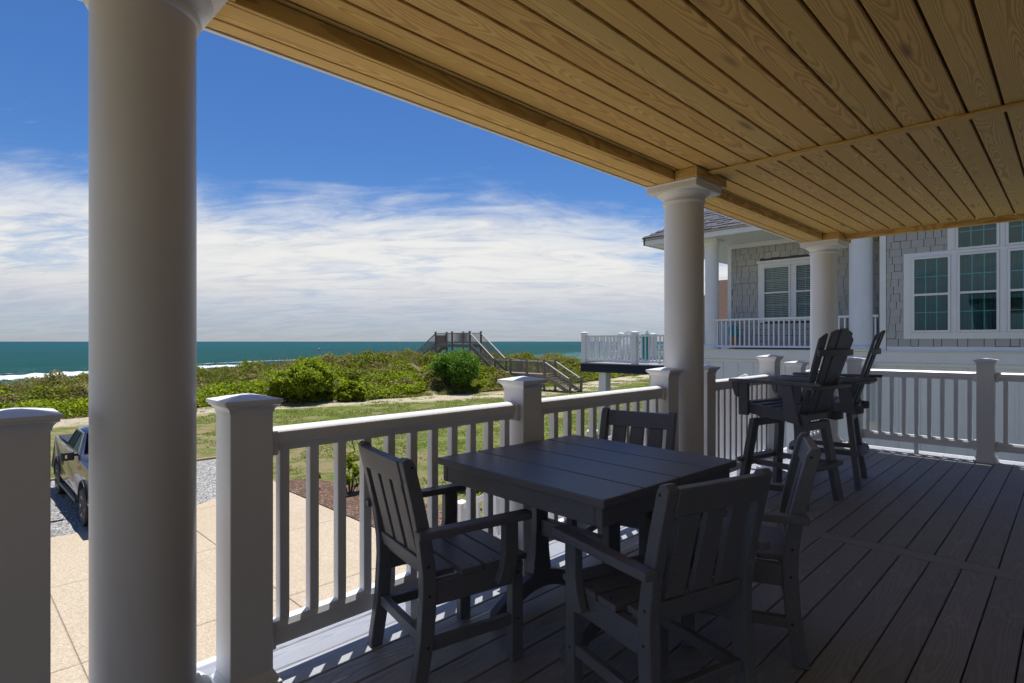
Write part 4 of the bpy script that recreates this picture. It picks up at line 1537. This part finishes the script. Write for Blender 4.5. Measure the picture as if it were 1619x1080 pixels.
# ------------------------------------------------------------------ pickup truck (front towards the house)
def build_truck():
    t = thing('pickup_truck', 'dark blue grey pickup truck parked on the gravel', 'pickup truck', (3.30, 17.75, GZ + 0.02), R(180))
    CM = M['car']
    FY, RYY, AR = 1.87, -1.93, 0.52
    def arch(yc, z0=0.50):
        a = []
        for k in np.linspace(0, math.pi, 13):
            a.append((yc - AR * math.cos(k), z0 - 0.02 + AR * 0.98 * math.sin(k)))
        return a
    low = [(-2.92, 0.62), (-2.92, 0.52), (RYY - AR, 0.48)] + arch(RYY)[1:-1] + [(RYY + AR, 0.48), (FY - AR, 0.48)] + arch(FY)[1:-1] + [(FY + AR, 0.50), (2.86, 0.52), (2.92, 0.70)]
    up = [(2.92, 1.05), (2.84, 1.22), (2.3, 1.30), (1.25, 1.37), (-0.95, 1.40), (-2.92, 1.47)]
    # body sides with a little tumblehome
    poly = low + up
    n = len(poly)
    def xw(z):
        return 1.0 - (0.035 if z < 0.6 else 0.0) - max(0.0, z - 1.0) * 0.14
    vs = [(-xw(p[1]), p[0], p[1]) for p in poly] + [(xw(p[1]), p[0], p[1]) for p in poly]
    fs = [tuple(range(n)), tuple(range(n, 2 * n))[::-1]] + [(i, (i + 1) % n, n + (i + 1) % n, n + i) for i in range(n)]
    MB().add(vs, fs).build('body', CM, t, 0.02, 2, 40)
    MB().box(-0.86, 0.86, -2.84, -1.02, 1.445, 1.485).build('tonneau_cover', M['bplast'], t, 0.01)
    # cab
    def ring(x, y0, y1, z):
        return [(-x, y0, z), (x, y0, z), (x, y1, z), (-x, y1, z)]
    vs = ring(0.95, -1.0, 1.22, 1.36) + ring(0.925, -0.98, 1.0, 1.46) + ring(0.72, -0.80, 0.30, 1.90) + ring(0.63, -0.70, 0.18, 1.945)
    fs = [(3, 2, 1, 0)]
    for k in range(3):
        for i in range(4):
            j = (i + 1) % 4
            fs.append((k * 4 + i, k * 4 + j, k * 4 + 4 + j, k * 4 + 4 + i))
    fs.append((12, 13, 14, 15))
    MB().add(vs, fs).build('cab', CM, t, 0.03, 2, 40)
    def side_pt(s, y, z):
        k = (z - 1.46) / 0.44
        return (s * (0.925 + (0.72 - 0.925) * k + 0.006), y, z)
    for s in (-1, 1):
        for q in ([(-0.86, 1.485), (-0.12, 1.485), (-0.12, 1.86), (-0.72, 1.86)], [(-0.04, 1.485), (0.82, 1.485), (0.30, 1.86), (-0.04, 1.86)]):
            m = MB().add([side_pt(s, y, z) for y, z in q], [(0, 1, 2, 3)])
            w = m.build('side_window', M['cglass'], t)
            f = MB()
            for a in range(4):
                f.bar(side_pt(s * 1.0, *q[a]), side_pt(s * 1.0, *q[(a + 1) % 4]), 0.02, 0.02)
            f.build('window_frame', M['bplast'], w)
        # doors: panels standing slightly proud, with handles
        for y0, y1 in ((-0.93, -0.10), (-0.07, 1.10)):
            pts = [(y0, 0.55), (y1, 0.55), (y1, 1.40 if y1 < 0.5 else 1.36), (y0, 1.40)]
            vs = []
            for y, z in pts:
                x = xw(z) if z < 1.2 else 0.952
                vs.append((s * (x - 0.02), y, z))
            vs += [(v[0] + s * 0.028, v[1], v[2]) for v in vs]
            d = MB().add(vs, [(0, 1, 2, 3), (7, 6, 5, 4), (0, 4, 5, 1), (1, 5, 6, 2), (2, 6, 7, 3), (3, 7, 4, 0)]).build('door', CM, t, 0.008)
            MB().box(s * 0.985 - 0.018, s * 0.985 + 0.018, y0 + 0.05, y0 + 0.25, 1.22, 1.26).build('door_handle', CM, d, 0.008)
        # mirror
        MB().bar((s * 0.93, 0.74, 1.44), (s * 1.10, 0.76, 1.44), 0.06, 0.05).build('mirror_arm', M['bplast'], t)
        mr = MB().box(s * 1.13 - 0.13, s * 1.13 + 0.13, 0.70, 0.84, 1.33, 1.53).build('mirror', M['bplast'], t, 0.03, 2)
        MB().box(s * 1.16 - 0.02, s * 1.16 + 0.02, 0.841, 0.848, 1.39, 1.47).build('mirror_lamp', M['chrome'], mr)
        for yc in (FY, RYY):
            m = MB()
            prev = None
            for k in np.linspace(-0.05, math.pi + 0.05, 15):
                p = (s * 1.0, yc - (AR + 0.02) * math.cos(k), 0.48 + (AR + 0.01) * math.sin(k))
                if prev:
                    m.bar(prev, p, 0.035, 0.035, (0, 0, 1) if abs(math.cos(k)) < 0.8 else (0, 1, 0))
                prev = p
            m.build('wheel_flare', M['bplast'], t)
            w = bpy.data.objects.new('wheel', None)
            COL.objects.link(w)
            w.parent = t
            w.location = (s * 0.87, yc, 0.42)
            T = [(0.27, -0.13), (0.36, -0.145), (0.405, -0.13), (0.42, -0.09), (0.42, 0.09), (0.405, 0.13), (0.36, 0.145), (0.27, 0.13)]
            MB().lathe(T, 40, axis='x').build('tyre', M['rubber'], w, smooth=40)
            rm = MB().lathe([(0.275, -0.11), (0.275, 0.10), (0.255, 0.12), (0.235, 0.06)], 32, axis='x')
            for i in range(6):
                a = i * math.pi / 3
                rm.bar((s * 0.09, 0.03 * math.cos(a), 0.03 * math.sin(a)), (s * 0.125, 0.265 * math.cos(a), 0.265 * math.sin(a)), 0.06, 0.03, (1, 0, 0))
            rm.lathe([(0.075, -0.02), (0.075, 0.02), (0.05, 0.03)], 16, (s * 0.10, 0, 0), 'x')
            rm.build('rim', M['rim'], w, smooth=40)
        MB().box(s * 0.80 - 0.15, s * 0.80 + 0.15, 2.80, 2.93, 0.86, 1.02).build('headlight', M['chrome'], t, 0.02)
        MB().box(s * 1.0 - 0.05, s * 1.0 + 0.05, -1.25, 1.2, 0.40, 0.47).build('running_board', M['bplast'], t, 0.01)
        # fender decal lettering
        for txt, y, size, mt, dx in (('Z71', 1.22, 0.15, M['red'], 0.0),):
            cu = bpy.data.curves.new('decal', 'FONT')
            cu.body = txt
            cu.size = size
            cu.extrude = 0.002
            cu.shear = 0.3
            cu.align_x = 'CENTER'
            tmp = bpy.data.objects.new('decal', cu)
            COL.objects.link(tmp)
            bpy.context.view_layer.update()
            me = bpy.data.meshes.new_from_object(tmp)
            bpy.data.objects.remove(tmp)
            o = link('decal', me, None, t)
            me.materials.clear()
            me.materials.append(mt)
            o.location = (s * 0.992, 1.225, 1.16)
            o.rotation_euler = (R(90), 0, R(90) * s)
    ws = [(-0.84, 0.985, 1.49), (0.84, 0.985, 1.49), (0.69, 0.345, 1.872), (-0.69, 0.345, 1.872)]
    MB().add([(x, y + 0.012, z + 0.01) for x, y, z in ws], [(0, 1, 2, 3)]).build('windshield', M['cglass'], t)
    MB().box(-0.62, 0.62, 2.88, 2.945, 0.72, 1.04).build('grille', M['bplast'], t, 0.02)
    MB().box(-0.98, 0.98, 2.80, 3.02, 0.46, 0.70).build('bumper', M['chrome'], t, 0.03)
    MB().box(-0.96, 0.96, -3.02, -2.925, 0.50, 0.70).build('bumper', M['chrome'], t, 0.03)
    MB().box(-0.85, 0.85, -2.6, 2.6, 0.38, 0.60).build('chassis', M['bplast'], t)


build_truck()


# ------------------------------------------------------------------ neighbouring house
def build_neighbor():
    t = thing('neighbor_house', 'grey shingled house next door with white trim, porch and big windows', 'house', (15.4, 0, 0))
    TR = M['trim']
    # local x = 0 is the front plane facing us, +x goes into the house
    fb = MB().box(0.0, 9.0, -9.0, 3.195, 1.155, 6.2).build('front_wall', M['gapshade'], t)
    sb = MB().box(1.30, 9.0, 3.196, 7.38, 1.06, 4.6).build('porch_wall', M['gapshade'], t)
    MB().box(0.0, 9.0, -9.0, 7.62, GZ, 0.79).build('lower_wall', TR, t)
    for y in np.arange(-8.6, 7.6, 0.41):
        MB().box(-0.022, -0.001, y - 0.022, y + 0.022, GZ, 0.70).build('wall_batten', TR, t)
    MB().box(-0.05, 8.9, -9.0, 7.66, 0.792, 1.035).build('band_board', TR, t, 0.006)
    MB().box(-0.075, 8.9, -9.0, 7.68, 1.036, 1.056).build('band_cap', TR, t)
    MB().box(-0.03, -0.0015, -9.0, 7.62, 0.705, 0.789).build('band_board', TR, t, 0.006)
    MB().box(-0.028, -0.001, -9.0, 3.08, 1.058, 1.154).build('skirt_board', TR, t)
    # porch floor edge and corner boards
    MB().box(-0.03, 0.022, 3.095, 3.22, 1.058, 6.2).build('corner_board', TR, t)
    MB().box(1.272, 1.40, 7.285, 7.40, 1.058, 4.16).build('corner_board', TR, t)
    # shingles: courses of individual pieces
    wid = [0.145, 0.175, 0.205, 0.235, 0.27]
    ch = 0.170
    pcs = []
    for w in wid:
        m = MB()
        m.add([(-0.030, -w / 2 + 0.006, 0.0), (-0.030, w / 2 - 0.006, 0.0), (0.0, w / 2 - 0.006, 0.0), (0.0, -w / 2 + 0.006, 0.0),
               (-0.006, -w / 2 + 0.006, ch + 0.004), (-0.006, w / 2 - 0.006, ch + 0.004), (0.0, w / 2 - 0.006, ch + 0.004), (0.0, -w / 2 + 0.006, ch + 0.004)],
              [(0, 3, 2, 1), (4, 5, 6, 7), (0, 1, 5, 4), (1, 2, 6, 5), (2, 3, 7, 6), (3, 0, 4, 7)])
        pcs.append(m.mesh('shingle'))
    def shingle_wall(parent, x, ya, yb, z0, rows, holes, rr, stuff_below=None):
        st = MB()

        def put(a, b, z, dz):
            if b - a < 0.03:
                return
            if stuff_below is not None and z < stuff_below:
                st.box(x - 0.026, x - 0.0005, a + 0.006, b - 0.006, z + dz, z + ch - 0.006)
                return
            w = b - a
            k = min(range(len(wid)), key=lambda q: abs(wid[q] - w))
            o = link('shingle', pcs[k], M['shingle'], parent, (x - 0.0005, (a + b) / 2, z + dz))
            o.scale = (rr.uniform(0.85, 1.15), w / wid[k], 1.0)

        for r_ in range(rows):
            z = z0 + r_ * ch
            y = ya - rr.uniform(0, 0.2)
            while y < yb:
                w = rr.choice(wid)
                a, b = max(y, ya), min(y + w, yb)
                y += w
                dz = rr.choice((0.0, 0.0, 0.006, -0.005, 0.010))
                segs = [(a, b)]
                for ha, hb, hc, hd in holes:
                    if not (z > hc - ch + 0.09 and z < hd - 0.06):
                        continue
                    ns = []
                    for p, q in segs:
                        if p < ha + 0.05:
                            ns.append((p, min(q, ha + 0.05)))
                        if q > hb - 0.05:
                            ns.append((max(p, hb - 0.05), q))
                    segs = ns
                for p, q in segs:
                    put(p, q, z, dz)
        if st.v:
            tag(st.build('shingle', M['shingle'], parent), kind='stuff')
    rr = random.Random(3)
    holes_f = [(-3.0, 2.754, 1.327, 3.245), (-3.0, 1.96, 3.1, 4.6)]
    shingle_wall(fb, 0.0, 0.3, 3.09, 1.16, 19, holes_f, rr)
    shingle_wall(sb, 1.30, 3.25, 7.28, 1.10, 18, [(4.62, 6.50, 1.84, 3.56)], rr, 1.85)
    # windows
    def window(parent, x, y0, y1, z0, z1, nx, nz, blind=None, curtain=None, sash=True):
        f = MB()
        b = 0.045
        f.box(x - 0.055, x + 0.05, y0 - b, y0, z0 - b, z1 + b).box(x - 0.055, x + 0.05, y1, y1 + b, z0 - b, z1 + b)
        f.box(x - 0.0545, x + 0.05, y0, y1, z0 - b, z0).box(x - 0.0545, x + 0.05, y0, y1, z1, z1 + b)
        w = f.build('window', TR, parent)
        zm = (z0 + z1) / 2
        if sash:
            MB().box(x - 0.052, x + 0.03, y0, y1, zm - 0.022, zm + 0.022).build('sash_rail', TR, w)
        MB().add([(x - 0.012, y0, z0), (x - 0.012, y1, z0), (x - 0.012, y1, z1), (x - 0.012, y0, z1)], [(0, 1, 2, 3)]).build('pane', M['clear'] if blind else M['glass'], w)
        m = MB()
        for i in range(1, nx):
            y = y0 + (y1 - y0) * i / nx
            m.box(x - 0.004, x + 0.008, y - 0.009, y + 0.009, z0, z1)
        for k in range(1, nz):
            z = z0 + (z1 - z0) * k / nz
            if sash and abs(z - zm) < 0.05:
                continue
            m.box(x - 0.0035, x + 0.0075, y0, y1, z - 0.009, z + 0.009)
        m.build('muntin', M['muntin'], w)
        if blind:
            n = int((z1 - z0) / 0.05)
            m = MB()
            for k in range(n):
                z = z0 + (k + 0.5) * (z1 - z0) / n
                m.bar((x + 0.045, y0, z), (x + 0.045, y1, z), 0.040, 0.004, (0.75 if blind == 1 else -0.55, 0, 1))
            m.build('blind', M['blind'], w)
        if curtain is not None:
            vs, fs = [], []
            nn = 40
            for q in range(nn + 1):
                y = y0 + (y1 - y0) * q / nn
                amp = 0.025
                xx = x + 0.10 + amp * math.sin(q * 1.1 + curtain * 2.0) + 0.012 * math.sin(q * 2.7 + curtain)
                vs += [(xx, y, z0 - 0.02), (xx + 0.01 * math.sin(q), y, z1 + 0.02)]
            for q in range(nn):
                fs.append((2 * q, 2 * q + 2, 2 * q + 3, 2 * q + 1))
            me = MB().add(vs, fs)
            me.build('curtain', M['curtain'], w, smooth=60)
        return w
    # hollow dark rooms behind the panes (boxes set into the wall are drawn as recess panels)
    def recess(x, y0, y1, z0, z1):
        MB().box(x + 0.16, x + 0.17, y0, y1, z0, z1).build('room_back', M['room'], t)
    # front wall opening is cut by replacing the wall with pieces
    return t, fb, sb, window, recess


nb, nb_front, nb_porch, nb_window, nb_recess = build_neighbor()


def cut_wall(o, holes, x0, x1, ya, yb, za, zb):
    """rebuild a wall slab as a ring of boxes round rectangular holes"""
    m = MB()
    ys = sorted({ya, yb} | {h[0] for h in holes} | {h[1] for h in holes})
    zs = sorted({za, zb} | {h[2] for h in holes} | {h[3] for h in holes})
    for a, b in zip(ys[:-1], ys[1:]):
        for c, d in zip(zs[:-1], zs[1:]):
            if any(h[0] <= (a + b) / 2 <= h[1] and h[2] <= (c + d) / 2 <= h[3] for h in holes):
                continue
            m.box(x0, x1, a, b, c, d)
    me = m.mesh(o.name)
    bm = bmesh.new()
    bm.from_mesh(me)
    bmesh.ops.remove_doubles(bm, verts=bm.verts, dist=1e-5)
    # drop internal faces shared by neighbours
    seen = {}
    for f in bm.faces:
        seen.setdefault(tuple(sorted(v.index for v in f.verts)), []).append(f)
    dead = [f for fs in seen.values() if len(fs) > 1 for f in fs]
    bmesh.ops.delete(bm, geom=dead, context='FACES')
    bmesh.ops.recalc_face_normals(bm, faces=bm.faces)
    bm.to_mesh(me)
    bm.free()
    me.materials.append(M['gapshade'])
    o.data = me


# (y0, y1, z0, z1) glass openings
F_WIN = [(1.95, 2.552, 1.516, 3.096), (1.148, 1.746, 1.516, 3.11), (0.335, 0.935, 1.516, 3.11), (1.148, 1.775, 3.275, 3.95), (0.335, 0.960, 3.275, 3.95)]
P_WIN = [(5.66, 6.32, 1.95, 3.36), (4.80, 5.46, 1.95, 3.36)]
cut_wall(nb_front, F_WIN, 0.0, 0.5, -9.0, 3.195, 1.155, 6.2)
cut_wall(nb_porch, P_WIN, 1.30, 1.8, 3.196, 7.38, 1.06, 4.6)
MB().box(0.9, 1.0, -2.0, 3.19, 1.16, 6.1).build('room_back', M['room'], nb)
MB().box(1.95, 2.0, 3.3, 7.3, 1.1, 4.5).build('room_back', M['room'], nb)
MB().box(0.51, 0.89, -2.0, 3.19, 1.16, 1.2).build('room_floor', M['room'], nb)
MB().box(0.51, 9.0, -8.9, 3.19, 6.0, 6.19).build('attic_floor', M['bwall'], nb)
for i, (a, b, c, d) in enumerate(F_WIN):
    nb_window(nb_front, 0.0, a, b, c, d, 3, 4 if i < 3 else 2, None, i * 1.7 if i < 3 else None, i < 3)
nb_window(nb_porch, 1.30, *P_WIN[0], 3, 4, 1)
nb_window(nb_porch, 1.30, *P_WIN[1], 3, 4, 2)
tm = MB()
# casings, butted and 3 mm proud
tm.box(-0.035, -0.0005, 2.600, 2.754, 1.327, 3.245)
tm.box(-0.036, -0.0005, -0.6, 2.599, 1.327, 1.468)
tm.box(-0.037, -0.0005, 1.795, 1.902, 1.469, 3.243)
tm.box(-0.037, -0.0005, 0.983, 1.100, 1.469, 3.226)
tm.box(-0.037, -0.0005, -0.6, 0.287, 1.469, 3.226)
tm.box(-0.036, -0.0005, 1.9025, 2.5995, 3.145, 3.243)
tm.box(-0.038, -0.0005, -0.6, 1.7945, 3.160, 3.226)
tm.box(-0.035, -0.0005, 1.826, 1.960, 3.2465, 4.2)
tm.box(-0.036, -0.0005, 1.008, 1.100, 3.2265, 4.2)
tm.build('window_casing', M['trim'], nb_front, 0.003)
tm = MB()
px = 1.30
tm.box(px - 0.035, px - 0.0005, 6.37, 6.50, 1.80, 3.50)
tm.box(px - 0.036, px - 0.0005, 5.508, 5.612, 1.90, 3.405)
tm.box(px - 0.035, px - 0.0005, 4.62, 4.75, 1.80, 3.50)
tm.box(px - 0.045, px - 0.0005, 4.58, 6.54, 3.505, 3.58)
tm.box(px - 0.036, px - 0.0005, 4.751, 6.369, 3.41, 3.50)
tm.box(px - 0.060, px - 0.0005, 4.751, 6.369, 1.84, 1.90)
tm.build('window_casing', M['trim'], nb_porch, 0.003)
# porch: ceiling boards, frieze, columns, rail, roof
MB().box(-0.45, 1.30, 3.23, 9.15, 4.165, 4.20).build('porch_ceiling', M['trim'], nb)
for y in np.arange(3.35, 9.1, 0.115):
    MB().box(-0.44, 1.29, y - 0.0475, y + 0.0475, 4.152, 4.1645).build('soffit_board', M['trim'], nb)
MB().box(1.255, 1.2985, 3.23, 7.40, 4.02, 4.150).build('frieze_board', M['trim'], nb)
MB().box(-0.50, -0.452, 3.0, 9.20, 4.14, 4.36).build('eave_fascia', M['trim'], nb)
MB().box(-0.50, 9.0, 9.151, 9.20, 4.1405, 4.3595).build('eave_fascia', M['trim'], nb)
MB().box(1.301, 9.0, 7.41, 9.15, 4.166, 4.20).build('side_soffit', M['trim'], nb)
for x in np.arange(1.36, 8.9, 0.14):
    MB().box(x - 0.06, x + 0.06, 7.41, 9.14, 4.152, 4.1645).build('soffit_board', M['trim'], nb)


def nb_column(x, y, r, z1, top):
    c = MB().lathe([(r * 1.34, 1.057), (r * 1.34, 1.10), (r * 1.2, 1.12), (r * 1.24, 1.15), (r * 1.04, 1.19), (r, 1.23), (r, z1 - 0.22), (r * 1.08, z1 - 0.20), (r * 1.02, z1 - 0.17), (r * 1.2, z1 - 0.08), (r * 1.2, z1 - 0.06)], 40).build('porch_column', M['trim'], nb, smooth=35, loc=(x, y, 0))
    MB().sq_stack([(r * 1.3, z1 - 0.058), (r * 1.36, z1)]).build('abacus', M['trim'], c)


nb_column(0.14, 7.36, 0.185, 4.15, True)
nb_column(0.10, 3.62, 0.255, 5.6, True)
MB().box(-0.2, 0.4, 3.36, 3.88, -0.6, 0.79).build('pier', M['trim'], nb)
# porch rail
rl = MB().box(0.02, 0.10, 3.25, 7.30, 1.845, 1.900).build('porch_rail', M['trim'], nb, 0.006)
MB().box(0.03, 0.09, 3.25, 7.30, 1.105, 1.160).build('bottom_rail', M['trim'], rl, 0.004)
bmn = MB().box(-0.017, 0.017, -0.017, 0.017, 1.161, 1.844).mesh('baluster')
for y in np.arange(3.32, 7.28, 0.128):
    link('baluster', bmn, M['trim'], rl, (0.06, float(y), 0))
rl2 = MB().box(0.3, 6.0, 7.50, 7.57, 1.845, 1.900).build('porch_rail', M['trim'], nb, 0.006)
for x in np.arange(0.4, 6.0, 0.128):
    link('baluster', bmn, M['trim'], rl2, (float(x), 7.535, 0))
MB().box(0.0, 9.0, 3.2, 9.0, 0.99, 1.034).build('porch_floor', M['deck'], nb)


# hip roof with shingle courses
def nb_roof():
    s = 0.62
    e = [(-0.55, 9.25), (9.5, 9.25), (9.5, -9.5), (-0.55, -9.5)]
    z0 = 4.34
    m = MB()
    run = 5.0
    A = (-0.55, 9.25, z0); B = (-0.55, -9.5, z0); Cc = (9.5, 9.25, z0); D = (9.5, -9.5, z0)
    Rr = (4.475, 9.25 - 5.025, z0 + 5.025 * s)
    R2 = (4.475, -9.5 + 5.025, z0 + 5.025 * s)
    m.add([A, B, R2, Rr, Cc, D], [(0, 1, 2, 3), (0, 3, 4), (4, 3, 2, 5), (1, 5, 2)])
    m.add([(p[0], p[1], p[2] - 0.06) for p in (A, B, D, Cc)], [(0, 1, 2, 3)])
    roof = m.build('roof', M['roof'], nb)
    rr = random.Random(5)
    tabs = MB()
    co = 0.16
    L = math.hypot(1, s)
    for r_ in range(26):
        u0 = r_ * co
        x0, zz0 = -0.57 + u0 / L, z0 + (u0 / L) * s - 0.012
        x1, zz1 = x0 + (co + 0.05) / L, zz0 + (co + 0.05) / L * s
        y = 9.2 - u0 / L
        ymin = 2.0
        while y > ymin:
            w = rr.choice((0.16, 0.22, 0.3, 0.34))
            k = rr.choice((0.012, 0.026, 0.036))
            g = 0.004
            vs = [(x0, y - g, zz0 + k), (x0, y - w + g, zz0 + k), (x1, y - w + g, zz1 + 0.006), (x1, y - g, zz1 + 0.006),
                  (x0, y - g, zz0), (x0, y - w + g, zz0)]
            tabs.add(vs, [(0, 1, 2, 3), (0, 4, 5, 1)])
            y -= w
    tag(tabs.build('shingle', M['roof'], roof), kind='stuff')


nb_roof()

# neighbour's raised sun deck
nd = thing('raised_deck', 'raised white railed sun deck of the house next door on tall posts', 'deck', (15.2, 0, 0))
MB().box(0.0, 4.6, 7.70, 11.80, 0.265, 0.535).build('navy_fascia', M['navy'], nd)
for y in np.arange(7.78, 11.8, 0.15):
    MB().box(-0.03, 4.62, y - 0.072, y + 0.072, 0.536, 0.562).build('deck_board', M['deck'], nd)
for x, y in ((0.12, 11.72), (0.12, 9.76), (0.12, 7.85), (4.5, 11.72), (2.3, 11.72)):
    p = MB().sq_stack([(0.085, 0.563), (0.085, 1.53)], (x, y)).build('post', M['vinyl'], nd)
    MB().sq_stack([(0.09, 1.531), (0.115, 1.545), (0.115, 1.565), (0.0, 1.60)], (x, y)).build('post_cap', M['vinyl'], p)
for (a, b, ax) in (((7.93, 9.68), None, 'y'), ((9.84, 11.64), None, 'y'), ((0.2, 2.22), None, 'x'), ((2.38, 4.42), None, 'x')):
    if ax == 'y':
        f = MB().box(0.08, 0.16, a[0], a[1], 1.42, 1.47).build('deck_rail', M['vinyl'], nd)
        MB().box(0.09, 0.15, a[0], a[1], 0.62, 0.68).build('bottom_rail', M['vinyl'], f)
        for y in np.arange(a[0] + 0.08, a[1], 0.125):
            MB().box(0.102, 0.138, y - 0.018, y + 0.018, 0.681, 1.419).build('baluster', M['vinyl'], f)
    else:
        f = MB().box(a[0], a[1], 11.68, 11.76, 1.42, 1.47).build('deck_rail', M['vinyl'], nd)
        MB().box(a[0], a[1], 11.69, 11.75, 0.62, 0.68).build('bottom_rail', M['vinyl'], f)
        for x in np.arange(a[0] + 0.08, a[1], 0.125):
            MB().box(x - 0.018, x + 0.018, 11.702, 11.738, 0.681, 1.419).build('baluster', M['vinyl'], f)
for x, y in ((0.25, 11.0), (0.4, 9.2), (3.9, 11.2), (4.2, 8.9)):
    MB().sq_stack([(0.14, GZ - 0.1), (0.14, 0.263)], (x, y)).build('support_post', M['vinyl'], nd)


def white_chair(loc, rz, label, towel=None):
    t = thing('patio_chair', label, 'patio chair', loc, rz, 'white patio chairs on the raised deck')
    V = M['vinyl']
    for s in (-1, 1):
        MB().box(s * 0.27 - 0.025, s * 0.27 + 0.025, 0.20, 0.27, 0, 0.58).build('front_leg', V, t)
        MB().bar((s * 0.27, -0.36, 0.0), (s * 0.27, -0.22, 0.58), 0.05, 0.07, (0, 1, 0)).build('rear_leg', V, t)
        MB().box(s * 0.30 - 0.06, s * 0.30 + 0.06, -0.34, 0.34, 0.582, 0.61).build('arm', V, t)
    for i in range(5):
        y = -0.2 + i * 0.11
        MB().box(-0.25, 0.25, y - 0.048, y + 0.048, 0.36 - 0.0, 0.385).build('seat_slat', V, t)
    for i in range(6):
        k = (i - 2.5) / 2.5
        h = 1.08 - 0.10 * abs(k) ** 2
        MB().bar((k * 0.20, -0.22, 0.37), (k * 0.25, -0.40, h), 0.018, 0.075, (1, 0, 0)).build('back_slat', V, t)
    MB().box(-0.28, 0.28, -0.375, -0.345, 0.80, 0.86).build('back_brace', V, t)
    return t


white_chair((16.25, 9.05, 0.562), R(60), 'white slatted patio chair on the raised deck next door, near the column')
white_chair((16.5, 10.5, 0.562), R(20), 'white slatted patio chair on the raised deck next door, left of the middle rail post')
white_chair((16.6, 11.15, 0.562), R(-15), 'white slatted patio chair at the seaward corner of the raised deck next door')
tw = thing('beach_towel', 'turquoise beach towel hung on the railing of the raised deck', 'towel', (15.32 + 0.09, 9.42, 1.46))
vs, fs = [], []
for q in range(7):
    y = -0.14 + q * 0.045
    wv = 0.012 * math.sin(q * 1.7)
    vs += [(0.0 + wv, y, -0.75), (0.012 + wv, y, -0.3), (0.01, y, 0.025), (-0.09, y, 0.03), (-0.10 + wv, y, -0.1)]
for q in range(6):
    for k in range(4):
        fs.append((q * 5 + k, q * 5 + k + 1, q * 5 + 6 + k, q * 5 + 5 + k))
MB().add(vs, fs).build('cloth', M['teal'], tw, smooth=60)
tw2 = thing('beach_towel', 'small turquoise towel on the shaded porch next door behind its railing', 'towel', (16.5, 7.15, 1.06))
MB().prism([(-0.12, 0.35), (0.12, 0.35), (0.13, 0.62), (0.05, 0.70), (-0.10, 0.66)], 'x', -0.05, 0.05).build('cloth', M['teal'], tw2, 0.02)
MB().prism([(-0.05, 0.0), (0.05, 0.0), (0.07, 0.349), (-0.07, 0.349)], 'x', -0.04, 0.04).build('stand', M['orange'], tw2, 0.01)

# farther house, glimpsed between the porch column and the wall
fh = thing('far_house', 'distant house with brown shingle roof and pale grey gable', 'house', (38.0, 17.0, GZ))
MB().box(0, 9, -9, 2.4, 0, 5.4).build('wall', M['shingle'], fh)
rf = MB().add([(-0.5, -9.4, 5.3), (-0.5, 2.9, 5.3), (4.5, 2.9, 8.9), (4.5, -9.4, 8.9), (9.5, 2.9, 5.3), (9.5, -9.4, 5.3)], [(0, 1, 2, 3), (3, 2, 4, 5)]).build('roof', M['roofb'], fh)
MB().prism([(-3.4, 3.6), (-1.05, 3.6), (-1.05, 5.6), (-2.2, 7.2), (-3.4, 5.6)], 'x', -1.2, 4.0).build('gable', M['shingle'], fh)
gt = MB()
gt.bar((-1.25, -0.75, 5.25), (-1.25, -2.2, 7.35), 0.14, 0.25)
gt.bar((-1.25, -2.2, 7.35), (-1.25, -3.65, 5.25), 0.14, 0.25)
gt.box(-1.24, -1.19, -1.18, -1.02, 3.6, 5.5)
gt.build('gable_trim', M['trim'], fh)
